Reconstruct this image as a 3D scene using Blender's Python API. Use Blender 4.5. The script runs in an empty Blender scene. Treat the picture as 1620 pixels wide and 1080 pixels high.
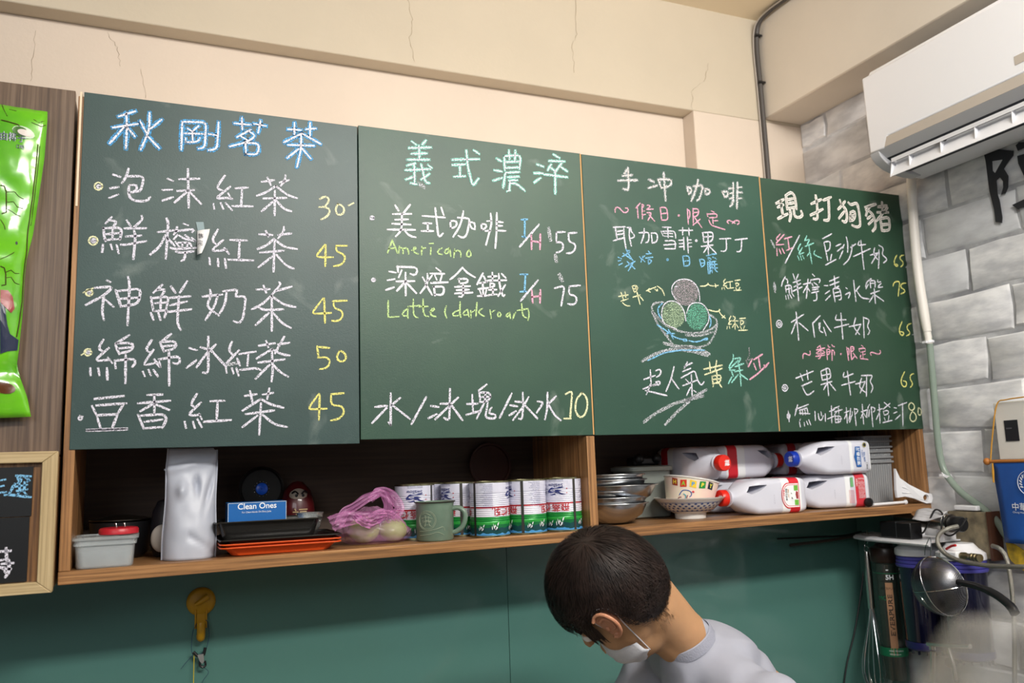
import bpy, bmesh, math, random
from mathutils import Vector, Matrix, noise as mnoise
random.seed(7)
SC = bpy.context.scene
COL = SC.collection
PI = math.pi
def V(*a): return Vector(a)

# ------------------------------------------------------------------ camera
CF, CYAW, CPITCH, CROLL = 1332.34, 0.406250, 0.146675, -0.034672
CAMLOC = Vector((0.139806, -1.653044, -0.061676))
fwd = Vector((math.sin(CYAW)*math.cos(CPITCH), math.cos(CYAW)*math.cos(CPITCH), math.sin(CPITCH)))
r0 = Vector((math.cos(CYAW), -math.sin(CYAW), 0)); u0 = r0.cross(fwd)
RIGHT = r0*math.cos(CROLL)+u0*math.sin(CROLL); UP = -r0*math.sin(CROLL)+u0*math.cos(CROLL); FWD = fwd
cd = bpy.data.cameras.new('camera'); cam = bpy.data.objects.new('camera', cd); COL.objects.link(cam)
cd.sensor_width = 36; cd.lens = CF/1620*36; cd.clip_start = .02; cd.clip_end = 60
m3 = Matrix((RIGHT, UP, -FWD)).transposed()
cam.matrix_world = Matrix.Translation(CAMLOC) @ m3.to_4x4()
cd.dof.use_dof = True; cd.dof.focus_distance = 1.72; cd.dof.aperture_fstop = 4.0
SC.camera = cam
# ------------------------------------------------------------------ world, lamps, exposure
w = bpy.data.worlds.new('world'); SC.world = w; w.use_nodes = True
w.node_tree.nodes['Background'].inputs[0].default_value = (.86, .93, 1, 1)
w.node_tree.nodes['Background'].inputs[1].default_value = .15
def area(name, loc, target, sx, sy, power, col):
    l = bpy.data.lights.new(name, 'AREA'); l.shape = 'RECTANGLE'; l.size = sx; l.size_y = sy; l.energy = power; l.color = col
    o = bpy.data.objects.new(name, l); COL.objects.link(o); o.location = loc
    o.rotation_euler = (Vector(target)-Vector(loc)).to_track_quat('-Z', 'Y').to_euler(); return o
area('ceiling_tube_lamp_light', (.95, -2.2, 1.28), (1.0, 0, -.1), 1.2, .25, 86, (1, .965, .91))
area('ceiling_tube_lamp_light', (1.75, -1.5, 1.28), (1.5, .3, -.4), .8, .2, 17, (1, .965, .91))
area('shop_front_daylight', (-1.2, -3.0, .85), (1.5, .2, .7), 1.8, .7, 22, (.96, .98, 1))
area('soffit_fill_light', (.95, .2, .665), (.95, .28, 2), 1.9, .06, 1.9, (1, .88, .74))  # unseen light added above the cabinet to brighten the beam soffit
SC.view_settings.view_transform = 'Standard'; SC.view_settings.look = 'None'
SC.view_settings.exposure = -0.12; SC.view_settings.gamma = 1; SC.view_settings.use_curve_mapping = False

# ------------------------------------------------------------------ helpers
def P(px, py, **k):      # the point on a real plane (X, Y or Z fixed) that the photograph shows at a pixel: used for measuring
    d = FWD + (px-810)/CF*RIGHT - (py-540)/CF*UP
    (a, v), = k.items(); i = 'XYZ'.index(a); t = (v-CAMLOC[i])/d[i]
    return CAMLOC + d*t
def lin(h):
    if isinstance(h, str):
        h = tuple(int(h[i:i+2], 16)/255 for i in (0, 2, 4))
    return tuple(c/12.92 if c <= .04045 else ((c+.055)/1.055)**2.4 for c in h)
MATS = {}
def mat(name, col, rough=.5, metal=0, alpha=1, trans=0, bump=0, bscale=40, var=0, vscale=8, spec=.5, coat=0, col2=None, sub=0, ior=1.45, stretch=None, emit=0):
    if name in MATS: return MATS[name]
    m = bpy.data.materials.new(name); m.use_nodes = True; nt = m.node_tree; N = nt.nodes; L = nt.links
    b = N['Principled BSDF']; c = lin(col)
    b.inputs['Base Color'].default_value = (*c, 1); b.inputs['Roughness'].default_value = rough
    b.inputs['Metallic'].default_value = metal; b.inputs['Alpha'].default_value = alpha
    b.inputs['Transmission Weight'].default_value = trans; b.inputs['IOR'].default_value = ior
    b.inputs['Specular IOR Level'].default_value = spec; b.inputs['Coat Weight'].default_value = coat
    if sub:
        b.inputs['Subsurface Weight'].default_value = sub; b.inputs['Subsurface Radius'].default_value = (.02, .01, .006); b.inputs['Subsurface Scale'].default_value = .5
    tc = N.new('ShaderNodeTexCoord'); src = tc.outputs['Object']
    if stretch:
        mp = N.new('ShaderNodeMapping'); mp.inputs['Scale'].default_value = stretch; L.new(src, mp.inputs[0]); src = mp.outputs[0]
    if var or col2:
        n = N.new('ShaderNodeTexNoise'); n.inputs['Scale'].default_value = vscale; n.inputs['Detail'].default_value = 6; L.new(src, n.inputs['Vector'])
        r = N.new('ShaderNodeValToRGB'); r.color_ramp.elements[0].position = .35; r.color_ramp.elements[1].position = .65
        c2 = lin(col2) if col2 else tuple(x*(1-var) for x in c)
        r.color_ramp.elements[0].color = (*c2, 1); r.color_ramp.elements[1].color = (*c, 1)
        L.new(n.outputs['Fac'], r.inputs[0]); L.new(r.outputs[0], b.inputs['Base Color'])
    if bump:
        n2 = N.new('ShaderNodeTexNoise'); n2.inputs['Scale'].default_value = bscale; n2.inputs['Detail'].default_value = 4; L.new(src, n2.inputs['Vector'])
        bp = N.new('ShaderNodeBump'); bp.inputs['Strength'].default_value = bump; bp.inputs['Distance'].default_value = .002
        L.new(n2.outputs['Fac'], bp.inputs['Height']); L.new(bp.outputs[0], b.inputs['Normal'])
    MATS[name] = m; return m
def wood(name, cols, axis, rough=.4, fine=170.0):
    """laminate with long streaks along one axis (0 X, 1 Y, 2 Z)"""
    m = bpy.data.materials.new(name); m.use_nodes = True; nt = m.node_tree; N = nt.nodes; L = nt.links; b = N['Principled BSDF']
    tc = N.new('ShaderNodeTexCoord'); mp = N.new('ShaderNodeMapping'); s = [fine, fine, fine]; s[axis] = fine/55; mp.inputs['Scale'].default_value = s
    L.new(tc.outputs['Object'], mp.inputs[0])
    n = N.new('ShaderNodeTexNoise'); n.inputs['Scale'].default_value = 1; n.inputs['Detail'].default_value = 5; n.inputs['Roughness'].default_value = .65; L.new(mp.outputs[0], n.inputs['Vector'])
    r = N.new('ShaderNodeValToRGB'); e = r.color_ramp.elements
    e[0].position = .34; e[0].color = (*lin(cols[0]), 1); e[1].position = .68; e[1].color = (*lin(cols[2]), 1); x = e.new(.5); x.color = (*lin(cols[1]), 1)
    L.new(n.outputs['Fac'], r.inputs[0]); L.new(r.outputs[0], b.inputs['Base Color'])
    bp = N.new('ShaderNodeBump'); bp.inputs['Strength'].default_value = .25; bp.inputs['Distance'].default_value = .0006; L.new(n.outputs['Fac'], bp.inputs['Height']); L.new(bp.outputs[0], b.inputs['Normal'])
    b.inputs['Roughness'].default_value = rough; return m

def thing(name, label, cat, loc=(0, 0, 0), group=None):
    o = bpy.data.objects.new(name, None); COL.objects.link(o); o.location = loc; o.empty_display_size = .05
    o['label'] = label; o['category'] = cat
    if group: o['group'] = group
    return o
def tag(o, label, cat, group=None):
    o['label'] = label; o['category'] = cat
    if group: o['group'] = group
    return o
def obj(name, bm, m, parent=None, world=True, bevel=0, smooth=True, label=None, kind=None, sub=0, segs=2, mods=None):
    """links a bmesh (or mesh) as ONE mesh object; world=True: built in world coordinates, re-based to its thing"""
    if isinstance(bm, bmesh.types.BMesh):
        me = bpy.data.meshes.new(name); bmesh.ops.recalc_face_normals(bm, faces=bm.faces) if len(bm.faces) else None; bm.to_mesh(me); bm.free()
    else: me = bm
    o = bpy.data.objects.new(name, me); COL.objects.link(o)
    for q in (m if isinstance(m, (list, tuple)) else [m]): me.materials.append(q)
    if parent:
        o.parent = parent
        if world:
            root = parent; off = Vector((0, 0, 0))
            while root: off += root.location; root = root.parent
            me.transform(Matrix.Translation(-off))
    if smooth:
        for p in me.polygons: p.use_smooth = True
        if smooth != 'all': me.set_sharp_from_angle(angle=math.radians(40))
    if bevel:
        b = o.modifiers.new('bevel', 'BEVEL'); b.width = bevel; b.segments = segs; b.limit_method = 'ANGLE'; b.angle_limit = math.radians(40)
    if sub: s = o.modifiers.new('sub', 'SUBSURF'); s.levels = sub; s.render_levels = sub
    if label: o['label'] = label
    if kind: o['kind'] = kind
    return o
def struct(name, bm, m, parent=None, **k): return obj(name, bm, m, parent, kind='structure', **k)
def B(): return bmesh.new()
def box(bm, x0, x1, y0, y1, z0, z1, M=None, mi=0):
    vs = [bm.verts.new((M @ V(x, y, z)) if M else (x, y, z)) for x in (x0, x1) for y in (y0, y1) for z in (z0, z1)]
    for f in ((0, 1, 3, 2), (4, 6, 7, 5), (0, 4, 5, 1), (2, 3, 7, 6), (0, 2, 6, 4), (1, 5, 7, 3)):
        bm.faces.new([vs[i] for i in f]).material_index = mi
    return bm
def prism(bm, pts, ext):
    """closed polygon of 3-D points extruded by a vector"""
    a = [bm.verts.new(p) for p in pts]; b = [bm.verts.new(Vector(p)+Vector(ext)) for p in pts]; n = len(a)
    bm.faces.new(a); bm.faces.new(b[::-1])
    for i in range(n): bm.faces.new((a[i], a[(i+1) % n], b[(i+1) % n], b[i]))
    return bm
def frame_of(d):
    d = Vector(d).normalized(); a = V(0, 0, 1) if abs(d.z) < .9 else V(1, 0, 0); x = a.cross(d).normalized(); return x, d.cross(x)
def rings(bm, R, close=False, cap=True, mi=0):
    """loft a list of vertex-position rings"""
    vv = [[bm.verts.new(p) for p in r] for r in R]; n = len(R[0]); m = len(vv)
    for i in range(m if close else m-1):
        a, b = vv[i], vv[(i+1) % m]
        for j in range(n): bm.faces.new((a[j], a[(j+1) % n], b[(j+1) % n], b[j])).material_index = mi
    if cap and not close: bm.faces.new(vv[0][::-1]).material_index = mi; bm.faces.new(vv[-1]).material_index = mi
    return vv
def tube(bm, pts, r, seg=8, cap=True, close=False, mi=0):
    pts = [Vector(p) for p in pts]; n = len(pts); R = []; px = None
    for i, p in enumerate(pts):
        d = (pts[(i+1) % n]-pts[i-1]) if close else (pts[min(i+1, n-1)]-pts[max(i-1, 0)])
        d = d.normalized() if d.length > 1e-9 else V(0, 0, 1)
        if px is None: x, y = frame_of(d)
        else:
            x = px - d*px.dot(d); x = x.normalized() if x.length > 1e-6 else frame_of(d)[0]; y = d.cross(x)
        px = x; rr = r[i] if isinstance(r, (list, tuple)) else r
        R.append([p + x*rr*math.cos(2*PI*k/seg) + y*rr*math.sin(2*PI*k/seg) for k in range(seg)])
    rings(bm, R, close, cap, mi); return bm
def lathe(bm, prof, c=(0, 0, 0), seg=32, axis=(0, 0, 1), cap=False, mi=0):
    c = Vector(c); d = Vector(axis).normalized(); x, y = (V(1, 0, 0), V(0, 1, 0)) if abs(d.z) > .999 else frame_of(d)
    rings(bm, [[c+d*z+(x*math.cos(2*PI*k/seg)+y*math.sin(2*PI*k/seg))*max(r, 1e-5) for k in range(seg)] for r, z in prof], cap=cap, mi=mi); return bm
def ball(bm, c, rx, ry=None, rz=None, M=None, seg=20):
    ry = ry or rx; rz = rz or rx; T = Matrix.Translation(c) @ (M.to_4x4() if M else Matrix.Identity(4)) @ Matrix.Diagonal((rx, ry, rz, 1))
    bmesh.ops.create_uvsphere(bm, u_segments=seg, v_segments=seg*2//3, radius=1, matrix=T); return bm
def cat(pts, n=5):
    """smooth curve through points (Catmull-Rom)"""
    pts = [Vector(p) for p in pts]
    if len(pts) < 3: return pts
    q = [pts[0]*2-pts[1]]+pts+[pts[-1]*2-pts[-2]]; out = []
    for i in range(1, len(q)-2):
        for k in range(n):
            t = k/n; a, b, c, d = q[i-1:i+3]
            out.append(.5*((2*b)+(c-a)*t+(2*a-5*b+4*c-d)*t*t+(3*b-a-3*c+d)*t**3))
    return out+[pts[-1]]
def evaluated(o, remove=True):
    dg = bpy.context.evaluated_depsgraph_get(); dg.update(); me = bpy.data.meshes.new_from_object(o.evaluated_get(dg))
    if remove: bpy.data.objects.remove(o)
    return me
def fuse(bm, voxel, it=6, name='body'):
    """overlapping shapes -> one continuous skin"""
    me = bpy.data.meshes.new(name); bm.to_mesh(me); bm.free(); o = bpy.data.objects.new(name, me); COL.objects.link(o)
    r = o.modifiers.new('r', 'REMESH'); r.mode = 'VOXEL'; r.voxel_size = voxel
    s = o.modifiers.new('s', 'SMOOTH'); s.factor = .5; s.iterations = it
    return evaluated(o)
def boolean(bmA, bmB):
    def mk(b):
        bmesh.ops.recalc_face_normals(b, faces=b.faces); me = bpy.data.meshes.new('t'); b.to_mesh(me); b.free(); o = bpy.data.objects.new('t', me); COL.objects.link(o); return o
    a, b = mk(bmA), mk(bmB); md = a.modifiers.new('b', 'BOOLEAN'); md.operation = 'DIFFERENCE'; md.object = b; md.solver = 'EXACT'
    me = evaluated(a); bpy.data.objects.remove(b); return me
TXT = {}
def glyphs(s, bold=0.0):
    """flat letters of a string as (vertices, faces, width); height of a capital is about 0.73"""
    if (s, bold) in TXT: return TXT[(s, bold)]
    c = bpy.data.curves.new('t', 'FONT'); c.body = s; c.size = 1; c.offset = bold; c.resolution_u = 3
    o = bpy.data.objects.new('t', c); COL.objects.link(o); me = evaluated(o); bpy.data.curves.remove(c)
    vs = [tuple(v.co[:2]) for v in me.vertices]; fs = [tuple(p.vertices) for p in me.polygons]; bpy.data.meshes.remove(me)
    xs = [v[0] for v in vs] or [0]; x0 = min(xs); vs = [(x-x0, y) for x, y in vs]
    TXT[(s, bold)] = (vs, fs, max(xs)-x0); return TXT[(s, bold)]
def write(bm, s, f, size=1, width=None, bold=0.0, mi=0, centre=False, fc=False):
    """letters mapped by f(u, v) -> point"""
    vs, fs, wd = glyphs(s, bold); k = (width/wd) if width else size; ky = size
    if centre: off = -wd*k/2
    else: off = 0
    vv = [bm.verts.new(f(x*k+off, y*ky)) for x, y in vs]
    for q in fs:
        try: bm.faces.new([vv[i] for i in q]).material_index = mi
        except ValueError: pass
    return bm
def dup(root, loc=None, label=None, rotz=None):
    r = root.copy(); COL.objects.link(r)
    if loc is not None: r.location = loc
    if rotz is not None: r.rotation_euler.z = rotz
    if label: r['label'] = label
    for ch in list(root.children):
        c = ch.copy(); COL.objects.link(c); c.parent = r
        for g in list(ch.children):
            d = g.copy(); COL.objects.link(d); d.parent = c
    return r

# ================================================================== setting
WR = 2.045
M_wall = mat('cream_plaster', 'd3c5b6', .85, var=.06, vscale=3, bump=.25, bscale=90)
M_beam = mat('cream_plaster_beam_back', 'c4b9a6', .85, var=.07, vscale=2.5, bump=.25, bscale=70)
M_wall2 = mat('cream_plaster_beam', 'd3cabd', .85, var=.07, vscale=2.5, bump=.25, bscale=70)
M_ceil = mat('peach_ceiling', 'eee0c6', .9, var=.05, vscale=4)
M_floor = mat('floor_tile_grey', '8c867c', .6, var=.15, vscale=4)
bm = B(); box(bm, -2.2, 1.63, .41, .5, -1.7, .988); box(bm, 1.63, WR+.1, .355, .5, -1.7, .988); struct('wall_back', bm, M_wall, bevel=.002)
bm = B(); box(bm, -2.2, WR+.1, .355, .5, .988, 1.4); bm2 = bm; struct('trim_1', bm, M_beam, bevel=.003)
bm = B(); box(bm, 1.9, WR+.1, -3.6, .355, .995, 1.4); struct('trim_2', bm, M_wall2, bevel=.004)
bm = B(); box(bm, -2.2, WR+.1, -3.6, .5, 1.33, 1.42); struct('ceiling', bm, M_ceil)
bm = B(); box(bm, -2.2, WR+.1, -3.6, .5, -1.76, -1.7); struct('floor', bm, M_floor)
# hairline cracks in the plaster
M_crack = mat('crack_dark', '8d7d66', .9)
bm = B()
def crack(pts, Y, wd=.0009):
    q = []
    for i in range(len(pts)-1):
        a = Vector(pts[i]); b = Vector(pts[i+1])
        for k in range(6): t = k/6; p = a.lerp(b, t); q.append(p+V(random.uniform(-2, 2), random.uniform(-1.5, 1.5), 0))
    q.append(Vector(pts[-1]))
    w3 = [P(p.x, p.y, Y=Y-.0004) for p in q]; w4 = [P(p.x+.9*random.uniform(.3, 1), p.y, Y=Y-.0004) for p in q]
    a = [bm.verts.new(p) for p in w3]; b = [bm.verts.new(p) for p in w4]
    for i in range(len(a)-1): bm.faces.new((a[i], b[i], b[i+1], a[i+1]))
crack([(645, 0, 0), (653, 30, 0), (648, 60, 0), (656, 98, 0)], .355); crack([(910, 0, 0), (911, 55, 0), (905, 70, 0), (908, 115, 0)], .355)
crack([(1093, 172, 0), (1095, 145, 0), (1115, 128, 0), (1120, 100, 0)], .355)
crack([(55, 48, 0), (52, 90, 0), (48, 128, 0)], .41); crack([(168, 50, 0), (185, 75, 0), (190, 105, 0)], .41); crack([(222, 110, 0), (230, 155, 0)], .41)
struct('wall_crack', bm, M_crack)

# right wall: plaster backing + rough white bricks, each its own piece
M_mortar = mat('mortar_grey', 'c6c7ca', .95, col2='8d8e93', vscale=11, bump=.8, bscale=60)
M_brick = []
for i, c in enumerate(('e0e1e4', 'dadcdf', 'e6e6e7')):
    M_brick.append(mat('white_brick_%d' % i, c, .9, col2='c4c5c9' if i else 'b9babe', vscale=16+4*i, bump=.9, bscale=30, stretch=(1, .6, 1.6)))
bm = B(); box(bm, WR, WR+.1, -3.6, .355, -1.7, .995); wr = struct('wall_right', bm, M_mortar)
bricks = []
cz = .115; by = .27
for c in range(17):
    z0 = -.93+c*cz; off = (c % 2)*.5*by+.03*math.sin(c*2.3)
    for k in range(-3, 5):
        y1 = .36-k*by-off+.13; y0 = y1-by
        if y0 > .34 or y1 < -.95: continue
        y1 = min(y1, .352); y0 += .008; zz0 = z0+.006; zz1 = z0+cz-.004
        if zz1 > .99: zz1 = .99
        if zz0 > .97: continue
        n = 5; low = []; 
        pts = [(y0, zz0), ((y0*2+y1)/3, zz0), ((y0+2*y1)/3, zz0), (y1, zz0), (y1, (zz0+zz1)/2), (y1, zz1), ((y0+2*y1)/3, zz1), ((y0*2+y1)/3, zz1), (y0, zz1), (y0, (zz0+zz1)/2)]
        bm = B(); jit = [(random.uniform(-.004, .004), random.uniform(-.004, .004)) for _ in pts]
        cy_, cz_ = (y0+y1)/2, (zz0+zz1)/2
        A = [bm.verts.new((WR, y+j[0], z+j[1])) for (y, z), j in zip(pts, jit)]
        Bv = [bm.verts.new((WR-.0025-random.uniform(0, .003), cy_+(y+j[0]-cy_)*.955, cz_+(z+j[1]-cz_)*.91)) for (y, z), j in zip(pts, jit)]
        for i in range(10): bm.faces.new((A[i], A[(i+1) % 10], Bv[(i+1) % 10], Bv[i]))
        mid = bm.verts.new((WR-.0058, cy_, cz_))
        for i in range(10): bm.faces.new((Bv[i], Bv[(i+1) % 10], mid))
        for v in bm.verts: v.co.y = min(v.co.y, .354)
        o = obj('brick', bm, random.choice(M_brick), wr); bricks.append(o)
# big black brush character on the white brick (only its left half is in the picture)
M_black = mat('black_vinyl', '23252b', .6)
bm = B()
def wallpoly(pts, X=WR-.0105, d=.002):
    prism(bm, [P(1540+x/6, 200+y/6, X=X) for x, y in pts], (d, 0, 0))
wallpoly([(97, 255), (190, 210), (375, 230), (375, 275), (330, 330), (285, 400), (328, 470), (325, 580), (300, 635), (262, 645), (282, 580), (280, 520), (250, 480), (215, 510), (225, 640), (245, 700), (272, 860), (268, 915), (210, 905), (195, 790), (150, 610), (130, 450), (115, 330)])
lt = obj('wall_lettering', bm, M_black, wr, label='black brush-written character, cut by the picture edge')
bm = B(); wallpoly([(180, 330), (275, 315), (205, 440), (185, 420)], X=WR-.0108, d=.001); obj('wall_lettering', bm, M_brick[0], wr, label='white gap inside the black character')
bm = B()
wallpoly([(400, 180), (430, 150), (520, 145), (700, 120), (700, 190), (470, 205), (420, 230)])
wallpoly([(415, 280), (480, 260), (600, 250), (600, 500), (520, 560), (470, 450), (425, 350)])
wallpoly([(365, 745), (480, 690), (640, 640), (640, 700), (480, 760), (420, 785)])
obj('wall_lettering', bm, M_black, wr, label='right-hand strokes of the black character')

# teal glass splashback
M_teal = mat('teal_backpainted_glass', '507a72', .13, spec=.5, coat=.3)
bm = B(); box(bm, -1.2, .925, .252, .27, -1.0, -.236); struct('wall_backsplash', bm, M_teal)
bm = B(); box(bm, .9265, WR-.003, .252, .27, -1.0, -.225); struct('wall_backsplash', bm, M_teal)
bm = B(); box(bm, WR-.022, WR-.012, .12, .25, -1.0, -.235); struct('wall_backsplash', bm, M_teal)
bm = B(); box(bm, -2.2, WR-.002, .27, .41, -1.7, -.26); struct('trim_3', bm, M_wall)

# ================================================================== cabinet
WOODC = ('5c3f28', '946a42', 'b8895a')
M_wx = wood('oak_laminate_x', WOODC, 0, .38); M_wz = wood('oak_laminate_z', WOODC, 2, .38); M_wy = wood('oak_laminate_y', WOODC, 1, .38)
M_door = wood('greyed_laminate', ('4a3b33', '665344', '7f6b5b'), 2, .33, 150)  # same wood as the cabinet, greyish reflected light put into its colour
M_dark = mat('dark_cabinet_back', '4a3a2f', .6, var=.3, vscale=30, stretch=(.15, 1, 4))
def shz(x): return -.213+.0083*x
cab = thing('wall_cabinet', 'long oak wall cabinet with an open shelf, hung under the four green chalkboards', 'cabinet', (1.02, .125, -.235))
bm = B(); T = Matrix(((1, 0, 0, 0), (0, 1, 0, 0), (.0083, 0, 1, 0), (0, 0, 0, 1)))
box(bm, 0.0, 2.040, 0, .25, -.235, -.213, T); box(bm, 0.0, 2.040, .25, .30, -.2348, -.213, T); obj('shelf_board', bm, M_wx, cab, bevel=.0012)
bm = B(); box(bm, .0, .018, .002, .30, -.2125, .64); obj('side_panel', bm, M_wz, cab, bevel=.001)
bm = B(); box(bm, 2.022, 2.040, .002, .30, -.1955, .64); obj('side_panel', bm, M_wz, cab, bevel=.001)
bm = B(); box(bm, 1.0215, 1.0415, .0, .29, -.2035, -.002); box(bm, 1.0215, 1.0415, .02, .29, -.002, .62); obj('divider', bm, M_wz, cab, bevel=.001)
bm = B(); box(bm, .018, 2.022, .292, .30, -.2, .62); obj('back_panel', bm, M_dark, cab)
bm = B(); box(bm, .018, 2.022, .02, .292, .622, .64); obj('top_panel', bm, M_wx, cab)
bm = B(); box(bm, .018, 1.0215, .03, .292, .01, .028); box(bm, 1.0415, 2.022, .03, .292, .01, .028); obj('inner_shelf', bm, M_wx, cab)

lc = thing('cupboard', 'brown wood-grain cupboard door at the left edge behind the green snack packet', 'cupboard', (-.4, .12, -.24))
bm = B(); box(bm, -.95, -.005, 0, .018, -.014, .648); obj('door', bm, M_door, lc, bevel=.001)
bm = B(); box(bm, -.95, -.006, .0, .24, -.238, -.018); obj('body', bm, M_wz, lc, bevel=.001)
bm = B(); box(bm, -.95, -.006, .02, .24, -.016, .64); obj('side_panel', bm, M_wz, lc)

# ================================================================== the four chalkboards
def board_mat(i, c, c2):
    m = mat('chalkboard_green_%d' % i, c, .42, col2=c2, vscale=4.5, bump=.12, bscale=500)
    # faint wiped chalk dust
    nt = m.node_tree; N = nt.nodes; L = nt.links; b = N['Principled BSDF']; base = b.inputs['Base Color'].links[0].from_socket
    tc = N.new('ShaderNodeTexCoord'); n = N.new('ShaderNodeTexNoise'); n.inputs['Scale'].default_value = 9; n.inputs['Detail'].default_value = 8; n.inputs['Distortion'].default_value = 1.2
    L.new(tc.outputs['Object'], n.inputs['Vector']); r = N.new('ShaderNodeValToRGB'); r.color_ramp.elements[0].position = .62; r.color_ramp.elements[1].position = .85
    r.color_ramp.elements[1].color = (.3, .3, .3, 1); L.new(n.outputs['Fac'], r.inputs[0])
    mx = N.new('ShaderNodeMixRGB'); mx.inputs[2].default_value = (.45, .5, .46, 1); L.new(r.outputs[0], mx.inputs[0]); L.new(base, mx.inputs[1]); L.new(mx.outputs[0], b.inputs['Base Color'])
    return m
def chalk(name, c, grain=.5):
    m = bpy.data.materials.new(name); m.use_nodes = True; nt = m.node_tree; N = nt.nodes; L = nt.links; b = N['Principled BSDF']
    b.inputs['Base Color'].default_value = (*lin(c), 1); b.inputs['Roughness'].default_value = .95; b.inputs['Specular IOR Level'].default_value = .1
    tc = N.new('ShaderNodeTexCoord'); n = N.new('ShaderNodeTexNoise'); n.inputs['Scale'].default_value = 420; n.inputs['Detail'].default_value = 3; L.new(tc.outputs['Object'], n.inputs['Vector'])
    r = N.new('ShaderNodeValToRGB'); r.color_ramp.elements[0].position = grain-.10; r.color_ramp.elements[1].position = grain+.04
    r.color_ramp.elements[0].color = (.05, .05, .05, 1); L.new(n.outputs['Fac'], r.inputs[0]); L.new(r.outputs[0], b.inputs['Alpha']); return m
CH = {'w': chalk('chalk_white', 'e2dfec', .455), 'W': chalk('chalk_white_dense', 'eeebf4', .42), 'g': chalk('chalk_grainy_white', 'dcdce4', .56), 'b': chalk('chalk_blue', '86c2ea', .46), 'B': chalk('chalk_title_blue', '58a5dc', .5),
      't': chalk('chalk_teal', '9fe3d6', .48), 'T': chalk('chalk_title_teal', '93d8cb', .5), 'p': chalk('chalk_pink', 'f0b0c8', .46), 'y': chalk('chalk_yellow', 'eae488', .455), 'l': chalk('chalk_pale_yellow', 'eeecc0', .455),
      'n': chalk('chalk_lime', 'c6e29c', .465), 'm': chalk('chalk_dusty_mauve', 'a99fa6', .54), 'G': chalk('chalk_dusty_green', '6fb39a', .54), 'L': chalk('chalk_dusty_pale_green', 'a9c0a0', .54), 'r': chalk('chalk_cream', 'efe6e0', .42)}
BX = [0.008, .5182, 1.0417, 1.5582, 2.0443]
BD = []
LB = ['green chalkboard headed in blue chalk, leftmost of the four, listing five black teas',
      'green chalkboard second from left with teal chalk heading and two coffees in English',
      'green chalkboard third from left with a chalk drawing of three scoops in a bowl',
      'rightmost green chalkboard beside the white brick wall, crowded with milk drinks']
CC = [('344b49', '2b413f'), ('31503f', '2a473b'), ('2d4f41', '27473a'), ('2d4a38', '274233')]
M_band = mat('raw_plywood_edge', 'c99a62', .7)
for i in range(4):
    z0 = (-.0075, .0, -.0005, -.001)[i]; z1 = (.648, .651, .650, .648)[i]
    b = thing('chalkboard', LB[i], 'chalkboard', ((BX[i]+BX[i+1])/2, .009, z0), 'green menu chalkboards')
    bm = B(); box(bm, BX[i]+.0012, BX[i+1]-.0012, 0, .0175, z0, z1); obj('panel', bm, board_mat(i, *CC[i]), b, bevel=.0006)
    if i in (1, 2):
        bm = B(); box(bm, BX[i+1]-.0035, BX[i+1]-.0005, -.0006, .017, z0+.001, z1-.001); obj('edge_band', bm, M_band, b)
    if i == 0:
        bm = B(); box(bm, BX[0]-.0055, BX[0]-.002, .001, .017, .43, z1); obj('edge_band', bm, mat('pale_edge', 'e6d3b6', .7), b)
    BD.append(b)
LETT = {}
def S(board, c, wd, org, txt, layer=0):
    """chalk strokes: 'x,y x,y; ...' measured on the board face; wd = stroke width in metres"""
    key = (board, c, layer)
    bm = LETT.setdefault(key, B()); ox, oy, s = org
    for st in txt.split(';'):
        st = st.strip()
        if not st: continue
        pts = []
        for q in st.split():
            x, y = q.split(','); pts.append(P(ox+float(x)/s, oy+float(y)/s, Y=-.0008-.0004*layer))
        pp = []
        for a, b_ in zip(pts, pts[1:]):      # resample straight runs, keep the corners of handwriting
            n = max(1, int((b_-a).length/.006))
            for k in range(n): pp.append(a.lerp(b_, k/n))
        pp.append(pts[-1])
        if len(pp) < 2: continue
        # soften
        for _ in range(2):
            pp = [pp[0]]+[pp[i]*.5+(pp[i-1]+pp[i+1])*.25 for i in range(1, len(pp)-1)]+[pp[-1]]
        left = []; right = []; n = len(pp)
        for i, p in enumerate(pp):
            d = (pp[min(i+1, n-1)]-pp[max(i-1, 0)]); d = d.normalized() if d.length > 0 else V(1, 0, 0); nn = V(-d.z, 0, d.x)
            k = wd*.5*random.uniform(.82, 1.12)*(.72 if i in (0, n-1) else 1)
            e = d*(wd*.35)*(-1 if i == 0 else 1 if i == n-1 else 0)
            left.append(bm.verts.new(p+nn*k+e)); right.append(bm.verts.new(p-nn*k+e))
        for i in range(n-1): bm.faces.new((left[i], right[i], right[i+1], left[i+1]))
def ring(cx, cy, r, n=12, k=1.0):
    return ' '.join('%.1f,%.1f' % (cx+r*math.cos(2*PI*i/n), cy+r*k*math.sin(2*PI*i/n)) for i in range(n+1))
def hatch(cx, cy, rx, ry, n, tilt=0.0, wob=6):
    out = []
    for i in range(n):
        t = -1+2*(i+.5)/n; hw = math.sqrt(max(0, 1-t*t))*rx*.95; y = cy+t*ry
        q = [(cx-hw+random.uniform(0, 5), y+random.uniform(-wob, wob)*.5), (cx, y+random.uniform(-wob, wob)*.4), (cx+hw-random.uniform(0, 5), y+random.uniform(-wob, wob)*.5)]
        out.append(' '.join('%.1f,%.1f' % (x, yy+tilt*(x-cx)) for x, yy in q))
    return ';'.join(out)
A_ = (0, 120, 3.6); B_ = (300, 150, 3.857); C_ = (90, 410, 3.6); D_ = (310, 410, 3.6); E_ = (570, 190, 3.272); F_ = (570, 500, 4.263)
G_ = (910, 240, 5.142); H_ = (950, 420, 4.0); I_ = (1190, 270, 4.697); J_ = (1200, 480, 4.911)
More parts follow.
